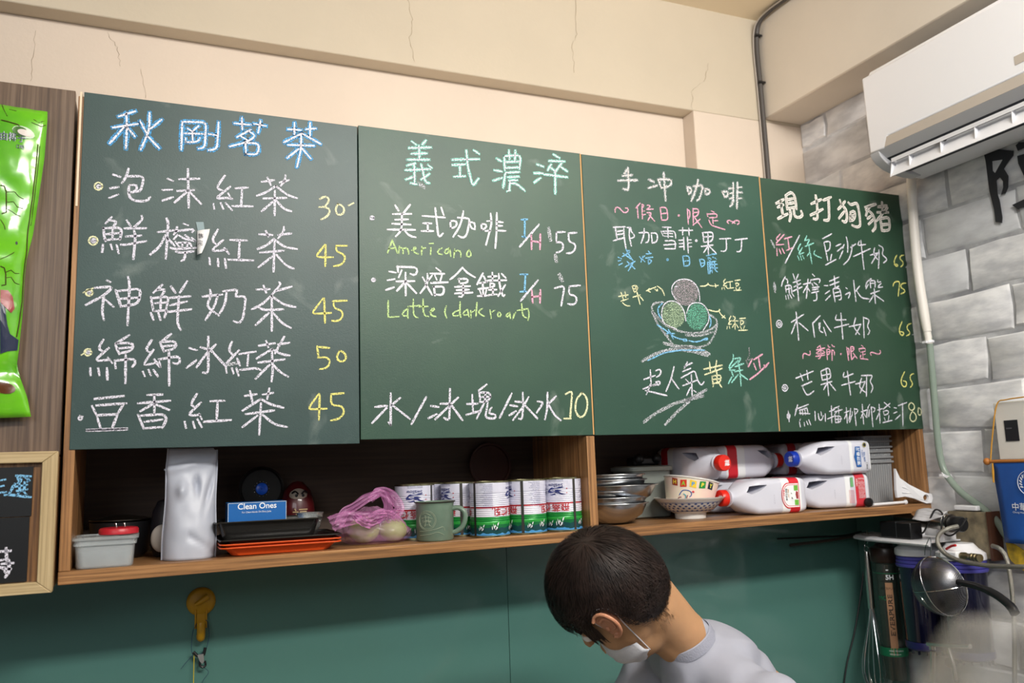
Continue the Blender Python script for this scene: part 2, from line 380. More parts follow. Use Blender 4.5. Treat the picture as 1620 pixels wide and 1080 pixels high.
K_ = (160, 160, 6.0); L_ = (620, 210, 5.4); M_ = (140, 330, 8.1); N_ = (1220, 300, 8.1); O_ = (590, 320, 5.4); P_ = (960, 320, 6.75); Q_ = (1220, 360, 7.364); R_ = (1230, 635, 6.75)
W1 = .0046
# --- board 1 heading
t1 = '165,145 325,95;240,110 245,240 235,450;110,250 350,215;215,250 80,400;245,245 320,335;370,190 430,300;575,175 470,260;460,110 455,280 375,460;440,330 550,445;' \
     '770,200 760,460;770,195 1000,200 990,300 985,460 925,450;820,260 870,290;925,235 875,280;790,305 970,310;865,300 870,380;800,350 805,390;800,390 940,385 940,345;1115,200 1100,460 1020,465;1020,310 1100,325;' \
     '1265,210 1425,225;1335,155 1340,270;1450,215 1565,235;1515,185 1490,300;1420,270 1290,340;1400,285 1480,325 1380,390 1220,430;1330,335 1390,370;1370,390 1375,500;1370,395 1500,400 1490,510 1375,500'
t2 = '600,210 680,215;640,170 640,240;710,210 770,205;735,170 735,250;685,235 575,290;685,235 800,300;600,305 760,310;680,240 680,330 655,440;665,330 595,385;685,325 740,390'
S(0, 'B', .0105, K_, t1); S(0, 'B', .0105, B_, t2); S(0, 'W', .0037, K_, t1, 1); S(0, 'W', .0037, B_, t2, 1)
# --- board 1 lines
S(0, 'w', W1, A_, '645,562 685,575;628,640 675,632;622,695 672,675;732,528 728,560 695,610;720,572 822,570 800,665 775,660;740,622 785,615 780,660 737,665;735,625 730,690 750,712 850,715 855,690;'
  '955,585 985,598;925,650 980,648;925,710 985,690;1020,588 1135,585;1010,655 1105,650;1070,530 1075,750;1065,660 995,720;1080,660 1145,728')
S(0, 'w', W1, B_, '215,492 160,570 200,585;248,560 155,635 245,625 260,635;235,600 250,630;145,665 150,695;190,660 205,695;220,660 258,703;280,570 355,565;320,570 315,670;260,678 385,680;'
  '440,530 515,520;475,505 495,550;550,535 605,520;585,490 590,520 555,555;525,555 470,595 410,615;525,555 600,615 655,630;450,632 590,628;520,585 518,735;510,650 440,710;530,645 575,700 620,710')
S(0, 'w', W1, M_, '295,108 220,188;275,150 380,155 320,225;190,245 205,400 220,415;190,250 435,240 405,395;225,328 405,310;215,400 405,385;312,250 308,395;185,460 175,555;285,460 305,520;362,465 385,570;'
  '490,150 540,222;680,90 718,118 580,240;460,252 738,250;480,355 675,345;415,460 450,468 740,415;585,285 605,330 575,645;'
  '1000,125 1025,150 990,640;890,300 1105,275;990,330 920,480 790,590;1005,370 1105,475;1215,190 1275,212;1135,235 1145,255 1095,330;1110,290 1390,255 1330,300;1140,335 1095,390;1165,345 1210,390 1300,400 1365,415;1325,375 1365,410;1240,340 1285,375;'
  '1115,425 1165,490;1150,435 1335,435 1320,490;1205,440 1200,495;1265,440 1265,490;1050,500 1080,520 1385,500;1120,550 1160,570 1350,545;1240,565 1235,680 1190,670')
S(0, 'w', W1, B_, '172,822 128,898 162,912;205,885 125,955 225,945;212,935 240,970;120,995 124,1035;172,1000 175,1045;215,1000 222,1055;248,885 350,888;305,892 300,1000;235,1005 390,1010;'
  '425,850 505,855;465,830 480,865;540,855 620,845;575,805 585,820 540,875;515,878 470,920 415,940;515,880 580,930 655,940;430,962 575,950;518,895 512,1078;505,985 420,1052;530,975 590,1045 635,1060')
S(0, 'w', W1, C_, '285,120 305,130;218,162 325,155 270,205 165,260;268,205 255,310 268,345;278,232 322,270;335,175 365,270;340,182 480,165 465,255 365,268;360,225 470,218;405,100 415,130 402,375;'
  '600,145 550,190;575,175 625,165 590,215;535,215 550,295;540,222 640,210 620,290;560,250 625,245;555,295 620,290;592,220 590,290;535,305 550,345;578,305 590,345;625,290 612,332;650,155 675,190;742,125 700,190;640,220 760,210;645,262 740,240;625,300 765,285;695,210 685,370 705,402;'
  '265,458 225,520 262,525;295,505 210,580 300,572;290,560 315,590;190,620 192,660;235,620 242,660;285,620 288,685;412,432 335,480;335,490 355,540;340,478 440,475 435,520 360,535;350,508 430,500;392,545 390,705;330,580 335,620;330,577 455,565 455,600 430,612;'
  '540,460 498,525 530,530;550,515 485,608 560,590;555,570 585,612;490,640 500,665;522,630 535,660;550,630 575,665;650,425 588,475;590,480 610,525;590,470 685,465 680,510 612,522;605,495 680,490;638,525 640,718;580,575 590,612;580,570 700,550 705,590 690,612 660,590;'
  '755,505 798,518;738,618 795,575;818,500 865,515;862,440 862,660 832,645;905,485 865,525;865,520 795,615;870,510 965,612;'
  '215,795 380,778;225,832 395,820;200,835 225,885;380,825 345,880;230,888 345,882;230,900 250,965;345,885 315,960;170,975 400,968;170,972 400,963;'
  '515,772 600,770;462,820 645,805;555,775 555,878;545,825 475,865;560,825 640,858;462,885 495,965;480,890 620,880 630,905 600,960;500,925 600,912;500,962 600,955;'
  '798,765 755,835 780,840;820,815 740,892 815,885;810,880 825,910;728,925 735,960;775,925 785,960;800,910 825,955;875,808 955,805;915,815 910,915')
S(0, 'w', W1, D_, '80,172 90,210 55,265 130,320;125,200 110,260 55,345;38,212 150,200;155,182 245,170 215,218 285,205 270,330 252,370 215,352;175,185 165,260 135,308;'
  '345,172 420,170;385,150 400,190;460,180 545,155;475,130 490,135 430,205;430,205 380,255 318,285;430,208 500,260 568,272;358,275 375,290 497,285;432,215 432,408;415,305 340,375;440,305 495,370 540,390;'
  '205,470 180,525 205,540;245,518 175,590;235,565 250,605;170,615 175,645;205,620 215,650;230,620 243,662;248,540 340,525;298,540 293,605;250,630 355,618 370,630;'
  '358,492 450,478;400,465 412,500;468,485 532,475;503,440 450,535;435,510 345,565;435,512 480,540 535,548;355,588 505,570;432,515 438,640 430,695;420,600 340,680;440,600 480,645 525,668;'
  '45,925 200,915;278,778 345,768;308,750 322,815;380,770 440,760;418,735 405,795;370,795 265,862;370,795 420,825 498,845;282,882 445,860;370,820 360,998;350,890 265,955;380,885 445,940 520,955')
S(0, 'l', .0042, B_, '795,635 830,612 862,640 830,675;790,685 835,680 865,705 840,745 803,760;905,665 885,700 900,738 940,730 950,690 930,665 905,665;970,675 1000,660')
S(0, 'y', .0042, B_, '825,915 765,990 875,990;830,915 828,1045;895,920 960,920;895,925 890,960 940,965 955,1000 930,1040 880,1045')
S(0, 'y', .0040, D_, '725,222 655,312 770,305;730,222 735,362;778,238 860,235;785,240 780,280 835,290 840,330 810,355 775,350;690,495 698,558;690,498 760,505;695,560 750,555 770,585 745,625 705,625;820,520 795,555 815,588 855,580 860,540 835,520 820,520;'
  '700,765 635,855 745,850;705,768 700,915;770,768 842,762;770,770 768,835 830,830 850,865 820,910 768,918')
S(0, 'l', .003, A_, ring(560, 628, 25)+';'+ring(530, 938, 28)); S(0, 'w', .0035, A_, ring(562, 630, 9)+';'+ring(532, 938, 12)+';'+ring(530, 940, 5))
S(0, 'l', .003, C_, ring(183, 190, 22)+';'+ring(176, 530, 22)+';205,165 150,190;140,545 190,510'); S(0, 'w', .003, C_, ring(183, 190, 9)+';'+ring(178, 530, 9)+';'+ring(133, 905, 11)+';130,890 148,895')
S(0, 'g', .007, D_, '170,600 230,592')
# --- board 2
t1 = '170,75 205,100;290,65 260,100;145,130 335,125;165,180 300,175;130,230 320,230;230,110 235,230;200,260 130,280;115,320 330,310;190,270 195,430;120,400 200,370;250,270 290,440 320,430;320,350 250,400;310,275 340,300;215,440 160,430;' \
     '515,230 745,225;635,150 650,300 690,460 740,390;700,150 745,180;515,275 625,270;580,280 582,370;530,375 625,370;895,220 935,245;875,320 940,330;865,410 940,385;1000,150 1005,230;1055,150 1050,240;960,200 965,320;960,200 1100,190 1090,310;965,250 1090,245;970,300 1090,295;' \
     '975,340 1090,335;970,340 950,470;990,380 1085,375;1000,410 1070,405;1010,415 1000,495;1010,430 1060,430 1135,495;1010,490 985,500;1240,270 1295,290;1215,345 1290,345;1215,425 1270,385;1380,185 1430,215;1340,240 1475,245;1360,270 1330,320;1350,290 1400,335;1450,260 1390,340;1440,290 1500,330;1300,355 1500,380;1395,340 1395,520'
S(1, 'T', .0078, L_, t1); S(1, 'W', .0030, L_, t1, 1)
S(1, 'W', W1, O_, '190,25 218,70;318,20 262,90;170,100 328,98;190,148 300,145;165,182 322,190;125,232 360,235;248,100 245,240 195,290;270,240 320,298 365,298;'
  '422,115 615,130;532,48 560,310 598,265;583,45 605,110;428,178 500,180;468,185 468,240;415,245 515,245;660,160 665,220;660,160 725,150 715,215 665,220;725,130 830,135 800,290 770,315 730,285;772,75 765,130 740,210 685,295;820,170 878,165 870,230;825,170 835,235 865,230;'
  '925,185 930,235;925,185 975,180 970,230 930,235;1005,95 1015,180 965,365;975,160 1010,158;960,245 1005,240;1058,90 1055,270 1045,390;1060,165 1110,170;1058,200 1105,200;1060,240 1135,245;'
  '140,590 195,600;125,665 185,655;112,748 180,725;210,545 215,595;205,550 385,555 375,620 350,638 320,610;245,580 220,640;200,675 355,672;278,600 280,795;270,685 205,755;290,690 370,775;'
  '425,640 445,675;505,625 470,670;465,610 470,690 405,775;450,695 505,790;540,560 578,590;490,608 610,610;530,625 545,660;590,620 575,670;495,688 640,682;520,720 530,795;515,722 612,715 602,795 530,785;'
  '765,555 715,615 660,658;765,558 800,600 872,640;735,650 738,690;730,655 825,650 815,690 738,692;700,722 830,715;715,750 820,745;700,778 850,770;770,700 775,790 765,832 735,805;'
  '940,605 890,700;945,630 970,680;910,690 975,680;900,740 985,730;938,690 942,800;912,750 925,790;970,745 960,785;895,800 990,795;1020,600 1022,665;985,635 1060,630;980,668 1140,665;1000,690 1050,690 1045,725 1000,722;1000,690 1002,725;990,748 1055,745;1025,730 1025,785;990,790 1060,785;1075,610 1080,700 1115,825 1125,790;1100,610 1135,645;1130,705 1070,800')
S(1, 'w', W1, E_, '925,540 825,655;1015,580 1015,630;1015,580 1060,578;1015,632 1045,628 1055,655 1040,682 1015,685;1080,585 1120,582;1078,585 1078,635 1110,632 1118,660 1095,690 1068,688;'
  '920,828 830,935;1005,870 1058,855 1040,960;1082,860 1138,855;1082,860 1078,905 1115,905 1125,935 1105,960 1075,950;'+ring(61, 506, 9)+';'+ring(68, 826, 8))
S(1, 'b', W1, E_, '833,515 865,513;852,515 850,605;838,602 858,608;828,798 866,798;855,800 850,885;828,888 860,885')
S(1, 'p', W1, E_, '885,592 887,668;932,590 930,668;885,625 932,632;888,880 892,945;932,878 930,945;888,915 932,910')
S(1, 'n', .0036, O_, '165,322 125,430;165,322 208,432;135,395 195,390;225,375 220,435;222,395 245,375 258,385 258,438;258,395 285,378 302,390 305,440;330,412 385,400 370,365 340,375 332,415 350,445 388,440;418,378 415,448;416,400 435,382 450,388;495,385 492,445;482,352 515,350;'
  '590,390 555,395 535,425 555,455 590,445;650,390 615,395 595,430 615,455 645,440 655,395;655,395 665,460;700,400 690,470;697,420 730,395 755,410 750,465;820,405 785,430 790,470 820,480 850,460 850,425 820,405;'
  '130,840 130,980;130,980 222,975;300,905 255,920 235,960 250,985 290,970;300,905 292,970 300,990;345,828 345,960 360,995 385,985;300,890 400,880;428,828 430,960 450,985 475,975;395,892 470,888;485,935 545,920 530,888 495,895 478,935 490,975 540,975;628,885 605,935 630,985;'
  '745,850 740,960 750,980;735,920 690,925 665,955 680,980 730,965;805,915 770,920 755,960 775,980 805,960;808,915 820,978;835,925 838,985;838,945 870,920;888,855 880,975;935,905 885,940 955,975;1000,920 1010,990;1005,945 1040,920;1075,935 1050,955 1060,990 1095,985 1105,955 1090,935 1075,935;'
  '1165,940 1130,950 1125,985 1150,990 1165,965;1168,940 1175,990;1220,940 1190,955 1215,975 1195,998')
S(1, 'n', .0036, E_, '835,950 840,1010 845,1025 860,1022;812,985 868,975;868,975 880,1000 868,1035')
S(1, 'w', .0048, F_, '205,520 205,735;205,735 190,715;100,612 195,600 80,720;270,550 210,600;215,600 335,692;445,545 345,728;475,605 528,612;460,688 515,660;540,590 600,590;605,490 600,710 565,685;660,548 610,595;605,600 505,695;615,600 690,702;'
  '720,592 790,590;755,530 760,650;715,665 800,640;852,460 800,500;800,505 810,575;800,515 885,515 875,570 805,580;805,545 880,542;845,515 840,580;835,585 785,690;860,580 850,650 835,680 850,688 925,690 910,665;885,615 855,660 900,660;'
  '1022,520 940,685;1010,600 1060,608;1005,668 1050,640;1045,575 1095,580;1095,515 1100,600 1090,710 1070,690;1135,545 1105,600 1030,700;1110,600 1195,690;1195,575 1240,575 1190,650;1262,515 1262,620 1245,695;1320,540 1270,590;1270,595 1310,670 1352,702')
S(1, 'l', .0046, F_, '1385,525 1430,500 1415,690;1375,690 1420,690;1495,515 1455,560 1448,640 1480,690 1515,670 1535,600 1525,530 1495,515')
S(1, 'g', .01, E_, '975,560 985,620;1010,700 1015,730;1030,800 1045,830;300,330 330,345', 0)
# --- board 3
t1 = '430,130 400,180;385,195 465,190;350,235 505,230;430,140 435,320 390,300;600,225 640,245;595,295 665,275;675,225 700,290;675,225 790,225 780,275 700,295;720,170 735,395;910,285 925,345;910,285 950,290 945,340 925,345;960,280 1040,270 1010,395 990,395;1000,230 985,300 945,400;' \
     '1055,300 1060,345;1055,300 1100,305 1095,345 1060,345;1195,325 1215,365;1195,325 1245,320 1245,360 1215,368;1285,250 1285,420 1260,445;1320,250 1315,460;1250,300 1285,295;1255,340 1285,335;1255,380 1285,375;1325,290 1355,290;1325,330 1355,330;1325,380 1350,378'
S(2, 'g', .0078, G_, t1); S(2, 'r', .0022, G_, t1, 1)
S(2, 'p', .0034, P_, '90,105 75,70 110,35 145,60 170,115 210,120 240,80 230,45 200,60;355,10 310,60;325,50 335,165;375,20 380,175;375,20 410,15 405,55 375,60;380,95 405,92;378,135 412,128;430,30 475,25 465,65 430,70;425,75 495,72;430,110 485,105 440,190;450,130 510,200;570,55 585,190;570,55 640,50 655,190 585,190;580,120 650,115;'
  '860,70 870,230;860,75 900,80 875,130 905,150 875,175;920,65 925,240;920,70 985,65 975,150 920,155;925,110 978,105;920,245 995,180;940,165 1015,270;1115,90 1145,105;1070,120 1078,150;1075,125 1190,120 1175,155;1095,165 1170,160;1130,165 1135,225;1135,197 1185,195;1090,190 1095,240 1180,265 1260,290;'
  '1300,225 1270,215 1275,185 1310,180 1345,205 1370,225;1340,225 1370,190 1400,180 1430,200 1420,235 1395,235;'+ring(768, 140, 7))
S(2, 'w', .0038, P_, '70,265 195,260;90,270 110,390;180,265 185,380 205,490;110,310 180,300;105,345 180,335;70,410 190,375;245,265 235,350 262,465;215,270 270,260 245,315 310,345 300,380 250,385;345,325 455,315 445,440 415,430;400,280 395,360 365,435;475,330 485,435;475,328 540,320 540,425 485,432;'
  '595,265 685,268;580,310 600,355;585,310 735,305 735,380;650,268 655,375;610,330 640,332;615,360 640,362;670,330 705,335;670,362 705,365;625,410 735,405 730,495;610,455 740,445;620,495 725,495;770,300 915,298;810,270 810,345;875,275 880,355;820,375 825,505;860,370 870,540;770,405 820,402;775,440 820,438;775,475 820,470;865,400 900,400;865,435 905,432;870,475 905,472;'
  '1025,325 1035,420;1020,325 1135,315 1130,415 1035,425;1030,370 1130,362;1080,325 1085,560;1010,470 1140,455;1075,475 1035,535;1095,470 1165,540;1205,390 1325,385;1275,390 1280,520 1250,535 1220,520;1370,400 1500,385;1440,400 1435,530 1390,525;'+ring(955, 408, 9))
S(2, 'b', .0034, P_, '120,585 155,600;120,625 150,620;130,668 165,650;205,500 235,560 270,610;165,580 245,530;215,515 245,515;175,545 280,620;195,690 300,630;215,630 300,710;285,640 230,730;350,580 365,600;405,570 375,600;385,575 365,635;375,600 405,632;445,520 460,540;420,550 475,545;415,595 490,585;440,610 445,660;440,612 490,608 485,655 445,660;'
  '810,575 825,680;810,575 880,565 890,680 825,680;820,630 885,620;990,610 1010,690;990,610 1045,600 1050,685 1010,690;1000,650 1045,645;1065,570 1110,560;1120,555 1170,550;1080,590 1085,615;1080,590 1115,585 1115,610;1130,585 1165,580 1170,605;1075,640 1165,630;1075,640 1085,760;1100,620 1100,760;1090,665 1180,660;1120,640 1125,750;1100,700 1180,700;1150,640 1150,740 1180,740;1105,740 1130,700;'+ring(648, 612, 9)+';'+ring(648, 612, 5))
S(2, 'l', .003, H_, '115,195 175,185;130,170 145,215;155,165 160,200;130,225 175,210;140,235 165,262 185,255;200,130 215,170;200,130 235,118 240,160 215,170;205,150 238,142;220,125 250,245;205,200 250,185;250,195 270,220;405,190 395,150 360,130;360,150 370,165 355,165 345,150;350,135 290,160;310,145 288,162 315,168;'
  '632,130 680,130 690,105 675,95 675,125 720,130 745,125;725,115 745,127 728,138;790,85 768,110 785,112;800,105 768,130 798,128;770,140 768,150;782,140 786,150;795,135 805,145;805,105 835,100;820,105 822,140;808,145 842,140;850,95 885,90;855,110 860,130;855,110 882,108 880,130 860,132;855,140 862,150;882,138 876,150;845,157 890,155;'
  '685,280 740,295 765,280 755,265 742,280 760,310 790,332;770,330 792,335 785,315;825,320 805,350 820,355;830,345 800,375 828,370;802,385 800,400;815,385 818,398;840,320 865,325 845,345;835,350 870,350;850,350 852,405;845,370 835,390;858,370 872,392;880,335 918,332;885,348 888,375;885,348 915,345 912,372 888,375;885,385 892,400;912,382 905,398;875,410 930,408')
S(2, 'm', .0042, H_, hatch(540, 170, 85, 82, 18)); S(2, 'L', .0045, H_, hatch(460, 315, 76, 86, 17)); S(2, 'G', .0045, H_, hatch(610, 322, 70, 84, 17))
S(2, 'w', .0026, H_, '480,215 450,180 450,130 480,95 530,82 580,95 615,135 628,180 628,225;480,400 400,370 383,310 395,250 430,222 470,222 510,250 535,300 540,350;545,300 560,250 600,230 650,240 685,290 688,350 650,410;470,135 478,125 488,132', 1)
S(2, 'g', .0050, H_, '400,230 340,235 320,260 330,300 400,370 480,410 560,428 640,425 700,405 740,370 735,335 690,310;325,290 360,370 420,450 460,500;740,370 725,430 690,495 620,520 520,515;330,290 380,350 460,400;350,340 380,400 430,450;540,440 630,445 710,420')
S(2, 'b', .0034, H_, '390,240 358,270 360,300 385,335;360,375 400,400 440,430 460,450 520,470 545,460 560,475 540,490 525,475;560,475 600,485 640,475 680,450 690,470 655,470;430,405 445,430 460,465;470,430 420,430;690,320 705,360 690,390;300,600 400,552 500,535 660,535', 1)
S(2, 'g', .0075, H_, '265,605 340,560 440,530 560,520;400,490 480,510 600,515 690,560;470,525 600,545 680,570;275,990 340,940 460,875 560,845 650,825;410,1005 480,930 560,860;540,860 600,825 670,785')
S(2, 'w', .0038, H_, '275,720 345,695;315,660 320,750;270,780 360,745;318,745 290,815;325,760 350,755;285,790 420,822;350,665 385,648 380,700 355,705;355,735 385,725 380,755 350,765 350,735;465,640 450,710 415,795;450,715 495,780;550,610 530,650;530,640 580,615;520,670 570,650;510,710 600,660 610,720 640,765 655,735;520,760 610,725;575,690 580,830;570,770 545,820;540,720 560,740;590,790 605,800;585,840 660,790')
S(2, 'l', .0038, H_, '655,655 770,630;690,610 695,665;735,600 725,670;660,690 770,650;705,700 765,690 760,740 710,745;705,700 712,745;735,670 740,745;710,720 760,715;715,745 712,765;750,745 768,770')
S(2, 't', .0038, H_, '840,560 845,590 805,650 820,650;870,600 805,665 850,660;830,670 840,700;810,745 830,705;845,590 895,580 870,620;850,640 905,620;875,620 885,700 890,760;870,690 830,740;890,690 930,720;850,670 900,660')
S(2, 'p', .0042, H_, '960,590 935,640;1025,560 970,595;1000,575 1010,650;945,720 1000,680 1065,615;1035,630 1050,640;1040,645 1060,620;970,620 985,660'); S(2, 'm', .0034, H_, '940,520 945,575 920,600 960,590;922,600 935,640')
# --- board 4
t1 = '65,175 160,125;85,225 155,190;120,140 150,330;90,370 210,310;190,70 205,250;185,75 270,20 300,70 325,245;205,130 290,110;205,180 300,165;210,240 310,225;240,260 260,310 235,400;290,250 295,350 340,365 410,335 385,275;' \
     '515,180 640,125;570,75 590,200 595,390 545,370;505,325 660,250;670,135 765,95;735,125 745,400 680,390;880,135 895,180;945,150 900,210 860,250;900,190 960,250 975,340 960,430 915,400;935,280 870,365;990,165 1010,205 1100,160 1130,300 1145,470 1080,485 1040,455;1015,300 1010,400;1015,290 1075,265 1070,390 1010,395;1015,340 1070,330;' \
     '1205,225 1340,185;1270,215 1215,260;1240,250 1215,330;1240,260 1310,320 1330,400 1345,480 1300,530;1290,330 1235,370;1310,380 1250,440;1370,220 1480,205;1420,160 1425,280;1360,290 1500,290;1490,230 1350,400;1400,370 1510,350 1520,520 1420,525;1400,370 1420,525;1415,450 1500,440'
S(3, 'r', .0082, N_, t1); S(3, 'd', .0012, N_, t1, 1) if False else None
S(3, 'p', .0036, Q_, '105,75 45,140 75,150;150,80 60,180;60,200 145,195;65,240 70,325;95,250 115,305;125,240 155,298;155,130 240,105;195,130 210,245;180,265 245,235')
S(3, 't', .0036, Q_, '415,95 390,150;395,150 455,130 420,195;395,220 495,180;345,185 300,265 330,270;365,230 310,320 380,290;310,330 325,375;340,325 355,375;365,325 385,365;440,215 455,300 475,420;445,290 420,330;510,265 485,310 585,352')
S(3, 'w', .0037, Q_, '330,90 165,410;600,128 705,72;615,175 635,265;620,170 690,150 685,265 635,275;640,290 660,385;705,310 690,380;635,435 755,370;755,215 810,190;770,275 830,225;795,360 835,270;875,110 895,190 890,285;850,195 830,245;945,200 935,290 900,380 845,430;925,230 985,190;1025,160 1000,210 1100,195;1045,150 1060,300 1082,485;960,335 1155,245;'
  '1205,235 1190,310 1240,370;1155,320 1235,295;1245,290 1170,415;1255,260 1258,330 1250,475;1255,205 1315,240 1285,310 1360,370 1310,410;1570,463 1578,460;'
  '165,570 125,640 120,680;165,590 200,590 190,650;165,680 175,750;165,680 235,660 240,750;175,720 235,705;205,665 210,760;170,795 175,830;195,785 205,830;215,775 240,820;240,760 265,800;255,540 275,600;315,545 290,610;255,640 340,610;265,690 345,650;255,740 360,690;300,620 320,850;'
  '430,600 410,820;375,660 460,640;415,680 375,755;425,700 450,740;480,540 505,565;460,610 455,650;460,610 580,590 560,640;475,650 490,680;500,640 540,670;480,700 560,690;480,725 545,715;470,760 555,740;525,745 540,850 495,850;620,675 660,675;630,770 680,735;635,845 690,790;680,625 790,575;685,670 790,630;720,715 790,680;735,565 745,700;720,720 745,860;735,710 800,700 825,855 790,840;745,760 800,745;750,800 800,790;'
  '870,700 885,710;865,780 930,740 900,820;960,615 975,750 988,860;1030,680 985,740;1000,740 1050,820 1140,830;1165,595 1110,630 1100,690;1150,610 1160,700;1150,620 1215,610 1210,690;1155,650 1205,645;1130,660 1105,710;1240,610 1225,650 1275,630;1280,650 1230,700 1300,690;1160,770 1260,735;1200,710 1215,884;1190,790 1145,865;1220,790 1310,855')
S(3, 'y', .0036, Q_, '1465,320 1430,380 1435,440 1475,465 1495,430 1465,410 1435,430;1545,320 1500,325 1495,375 1540,385 1550,430 1510,455;1420,680 1430,630 1500,620 1480,795;1570,645 1510,650 1505,710 1560,710 1570,750 1510,770')
S(3, 'g', .006, Q_, '0,150 15,190 40,230;35,640 30,700 45,750;45,660 50,720')
S(3, 'w', .0036, J_, '255,145 350,85;292,65 312,285;300,120 255,235;315,150 385,210;478,95 420,155;420,150 435,260;480,150 475,200;505,130 535,180 565,220;470,150 470,215 500,225;505,185 525,248;605,90 590,130 680,125;640,75 655,275;590,188 700,160;755,110 735,180 785,240;705,180 795,160;795,165 755,240;815,105 820,265;820,110 865,125 840,185 875,210 850,240;1195,240 1215,240;'
  '290,580 425,525;325,545 345,600;375,520 385,590;335,640 415,605;345,655 375,720 430,680;345,640 345,660;485,530 495,590;485,525 550,495 565,580 495,595;490,560 560,545;525,500 545,715;485,630 570,605;530,625 505,670;555,620 598,675;665,535 650,580 735,545;690,525 715,710;645,635 750,605;800,580 780,650 830,690;755,625 830,605;830,605 790,695;840,565 838,720;800,560 890,555 860,610 895,640 875,690')
S(3, 'y', .0036, J_, '1115,140 1090,200 1100,250 1130,250 1130,215 1100,220;1185,155 1155,160 1150,205 1180,215 1175,250 1150,250;1135,530 1105,590 1110,640 1145,655 1155,605 1125,600;1205,545 1175,550 1175,600 1205,610 1200,640 1180,650')
S(3, 'p', .0034, J_, '345,425 335,390 355,375 380,400 400,415 415,390 400,370;480,325 455,345;450,360 515,345;482,335 485,380;480,360 450,385;490,360 515,378;455,392 510,385;445,410 515,400;485,395 480,435 465,428;540,325 530,345 555,340;570,320 565,345 590,335;530,355 535,435;530,355 560,350 558,395 535,400;535,375 560,372;570,360 572,440;570,360 592,355 590,400;'
  '685,340 700,440;685,345 710,340 695,375 712,390 700,400;715,335 722,435;715,335 745,332 745,370 720,375;718,352 742,350;725,435 750,405;735,385 765,425;800,325 812,335;780,355 785,370;780,352 835,342 830,360;795,378 828,370;810,375 812,420;812,398 830,393;795,400 785,435 800,425 850,435;875,400 858,390 870,372 900,380 920,400 945,400 960,380 945,365;'+ring(640, 392, 3))
S(3, 'w', .003, J_, ring(160, 158, 24, k=1.35)+';'+ring(161, 158, 11)+';'+ring(205, 655, 24, k=1.2)+';'+ring(205, 655, 10))
S(3, 'w', .0033, R_, '215,35 185,150;190,85 330,30;230,95 310,70;235,125 345,130;240,90 245,135;265,85 270,140;290,75 300,140;315,65 325,130;235,215 245,270;285,225 290,260;310,210 325,245;335,195 355,250;245,185 240,200;400,105 405,200;435,130 445,215 475,205 490,150;465,110 470,150;510,130 512,210;'
  '575,45 580,230;555,105 610,85;535,185 620,150;660,50 600,75;610,110 690,85;650,70 655,130;630,110 610,140;615,160 685,150 680,220 620,225;615,160 620,225;650,150 650,225;618,190 685,185;735,65 745,230;715,120 765,100;735,130 715,185;780,75 775,150 760,200;800,110 797,150;820,75 840,255;825,80 870,75 865,110 835,130;790,150 770,220;'
  '905,30 920,240;895,110 950,90;915,120 890,175;925,130 945,165;985,30 955,80 955,170;980,90 975,160;1000,55 1020,270;1005,60 1050,60 1050,100 1025,110;1085,30 1095,230;1070,90 1120,75;1095,100 1055,190;1140,10 1200,60;1200,20 1130,80;1130,105 1190,85 1195,130 1140,145;1130,105 1140,145;1140,170 1150,200;1190,150 1185,195;1125,225 1225,200;'
  '1245,65 1270,70;1240,125 1275,110;1260,190 1310,145;1290,45 1380,10;1335,20 1340,260;'+ring(118, 155, 17, k=1.8)+';'+ring(118, 150, 8, k=1.6)+';115,100 125,215')
S(3, 'l', .0032, R_, '1430,10 1395,30 1400,80 1440,105 1470,70 1460,20 1430,10;1440,105 1410,150 1415,200 1450,225 1490,190 1480,130 1440,105;1505,65 1495,120 1515,165 1540,140 1540,85 1515,60 1505,65;1550,190 1570,180;1570,215 1578,225')
CN = {'w': 'white', 'W': 'bright white', 'g': 'grainy white', 'b': 'blue', 'B': 'blue outline', 't': 'teal', 'T': 'teal outline', 'p': 'pink', 'y': 'yellow', 'l': 'pale yellow', 'n': 'lime', 'm': 'mauve', 'G': 'green', 'L': 'pale green', 'r': 'cream white'}
for (b, c, ly), bm in LETT.items():
    obj('chalk_writing', bm, CH[c], BD[b], smooth=False, label=CN[c]+' chalk handwriting', kind='stuff')
# heading of board 4: thin dark gap lines inside the fat strokes
LETT.clear(); S(3, 'k', .0013, N_, t1, 2); 
for (b, c, ly), bm in LETT.items(): obj('chalk_writing', bm, mat('chalk_gap', '5d6f62', .9), BD[b], smooth=False, label='thin dark line left inside the fat cream letters', kind='stuff')

# paper note taped over the second line of board 1
nt_ = thing('paper_note', 'small curled white paper note taped over a character on the leftmost chalkboard', 'note', P(318, 390, Y=-.002))
bm = B(); q = [(312, 366), (332, 362), (331, 375), (322, 397), (311, 403)]
N = 6; rows = []
for i in range(N):
    t = i/(N-1); a = P(312-.3*t, 365+38*t, Y=-.0025-.012*t*t); b_ = P(332-13*t**1.4, 362+38*t, Y=-.0025-.02*t*t); rows.append((bm.verts.new(a), bm.verts.new(a.lerp(b_, .5)+V(0, -.002, 0)), bm.verts.new(b_)))
for i in range(N-1):
    for k in range(2): bm.faces.new((rows[i][k], rows[i][k+1], rows[i+1][k+1], rows[i+1][k]))
o = obj('sheet', bm, mat('note_paper', 'e8e6e6', .8), nt_); s = o.modifiers.new('s', 'SOLIDIFY'); s.thickness = .0003
bm = B(); prism(bm, [P(x, y, Y=-.0022) for x, y in ((310, 351), (322, 351), (324, 366), (313, 366))], (0, .0004, 0)); obj('tape', bm, mat('frosted_tape', '9db3b8', .5, alpha=.6), nt_)
bm = B()
for i, ch in enumerate('售完'):
    c = P(317.5-i*1.0, 376+i*11, Y=-.0065-i*.009); write(bm, ch, lambda u, v: c+V(u, 0, v), size=.0105, centre=True)
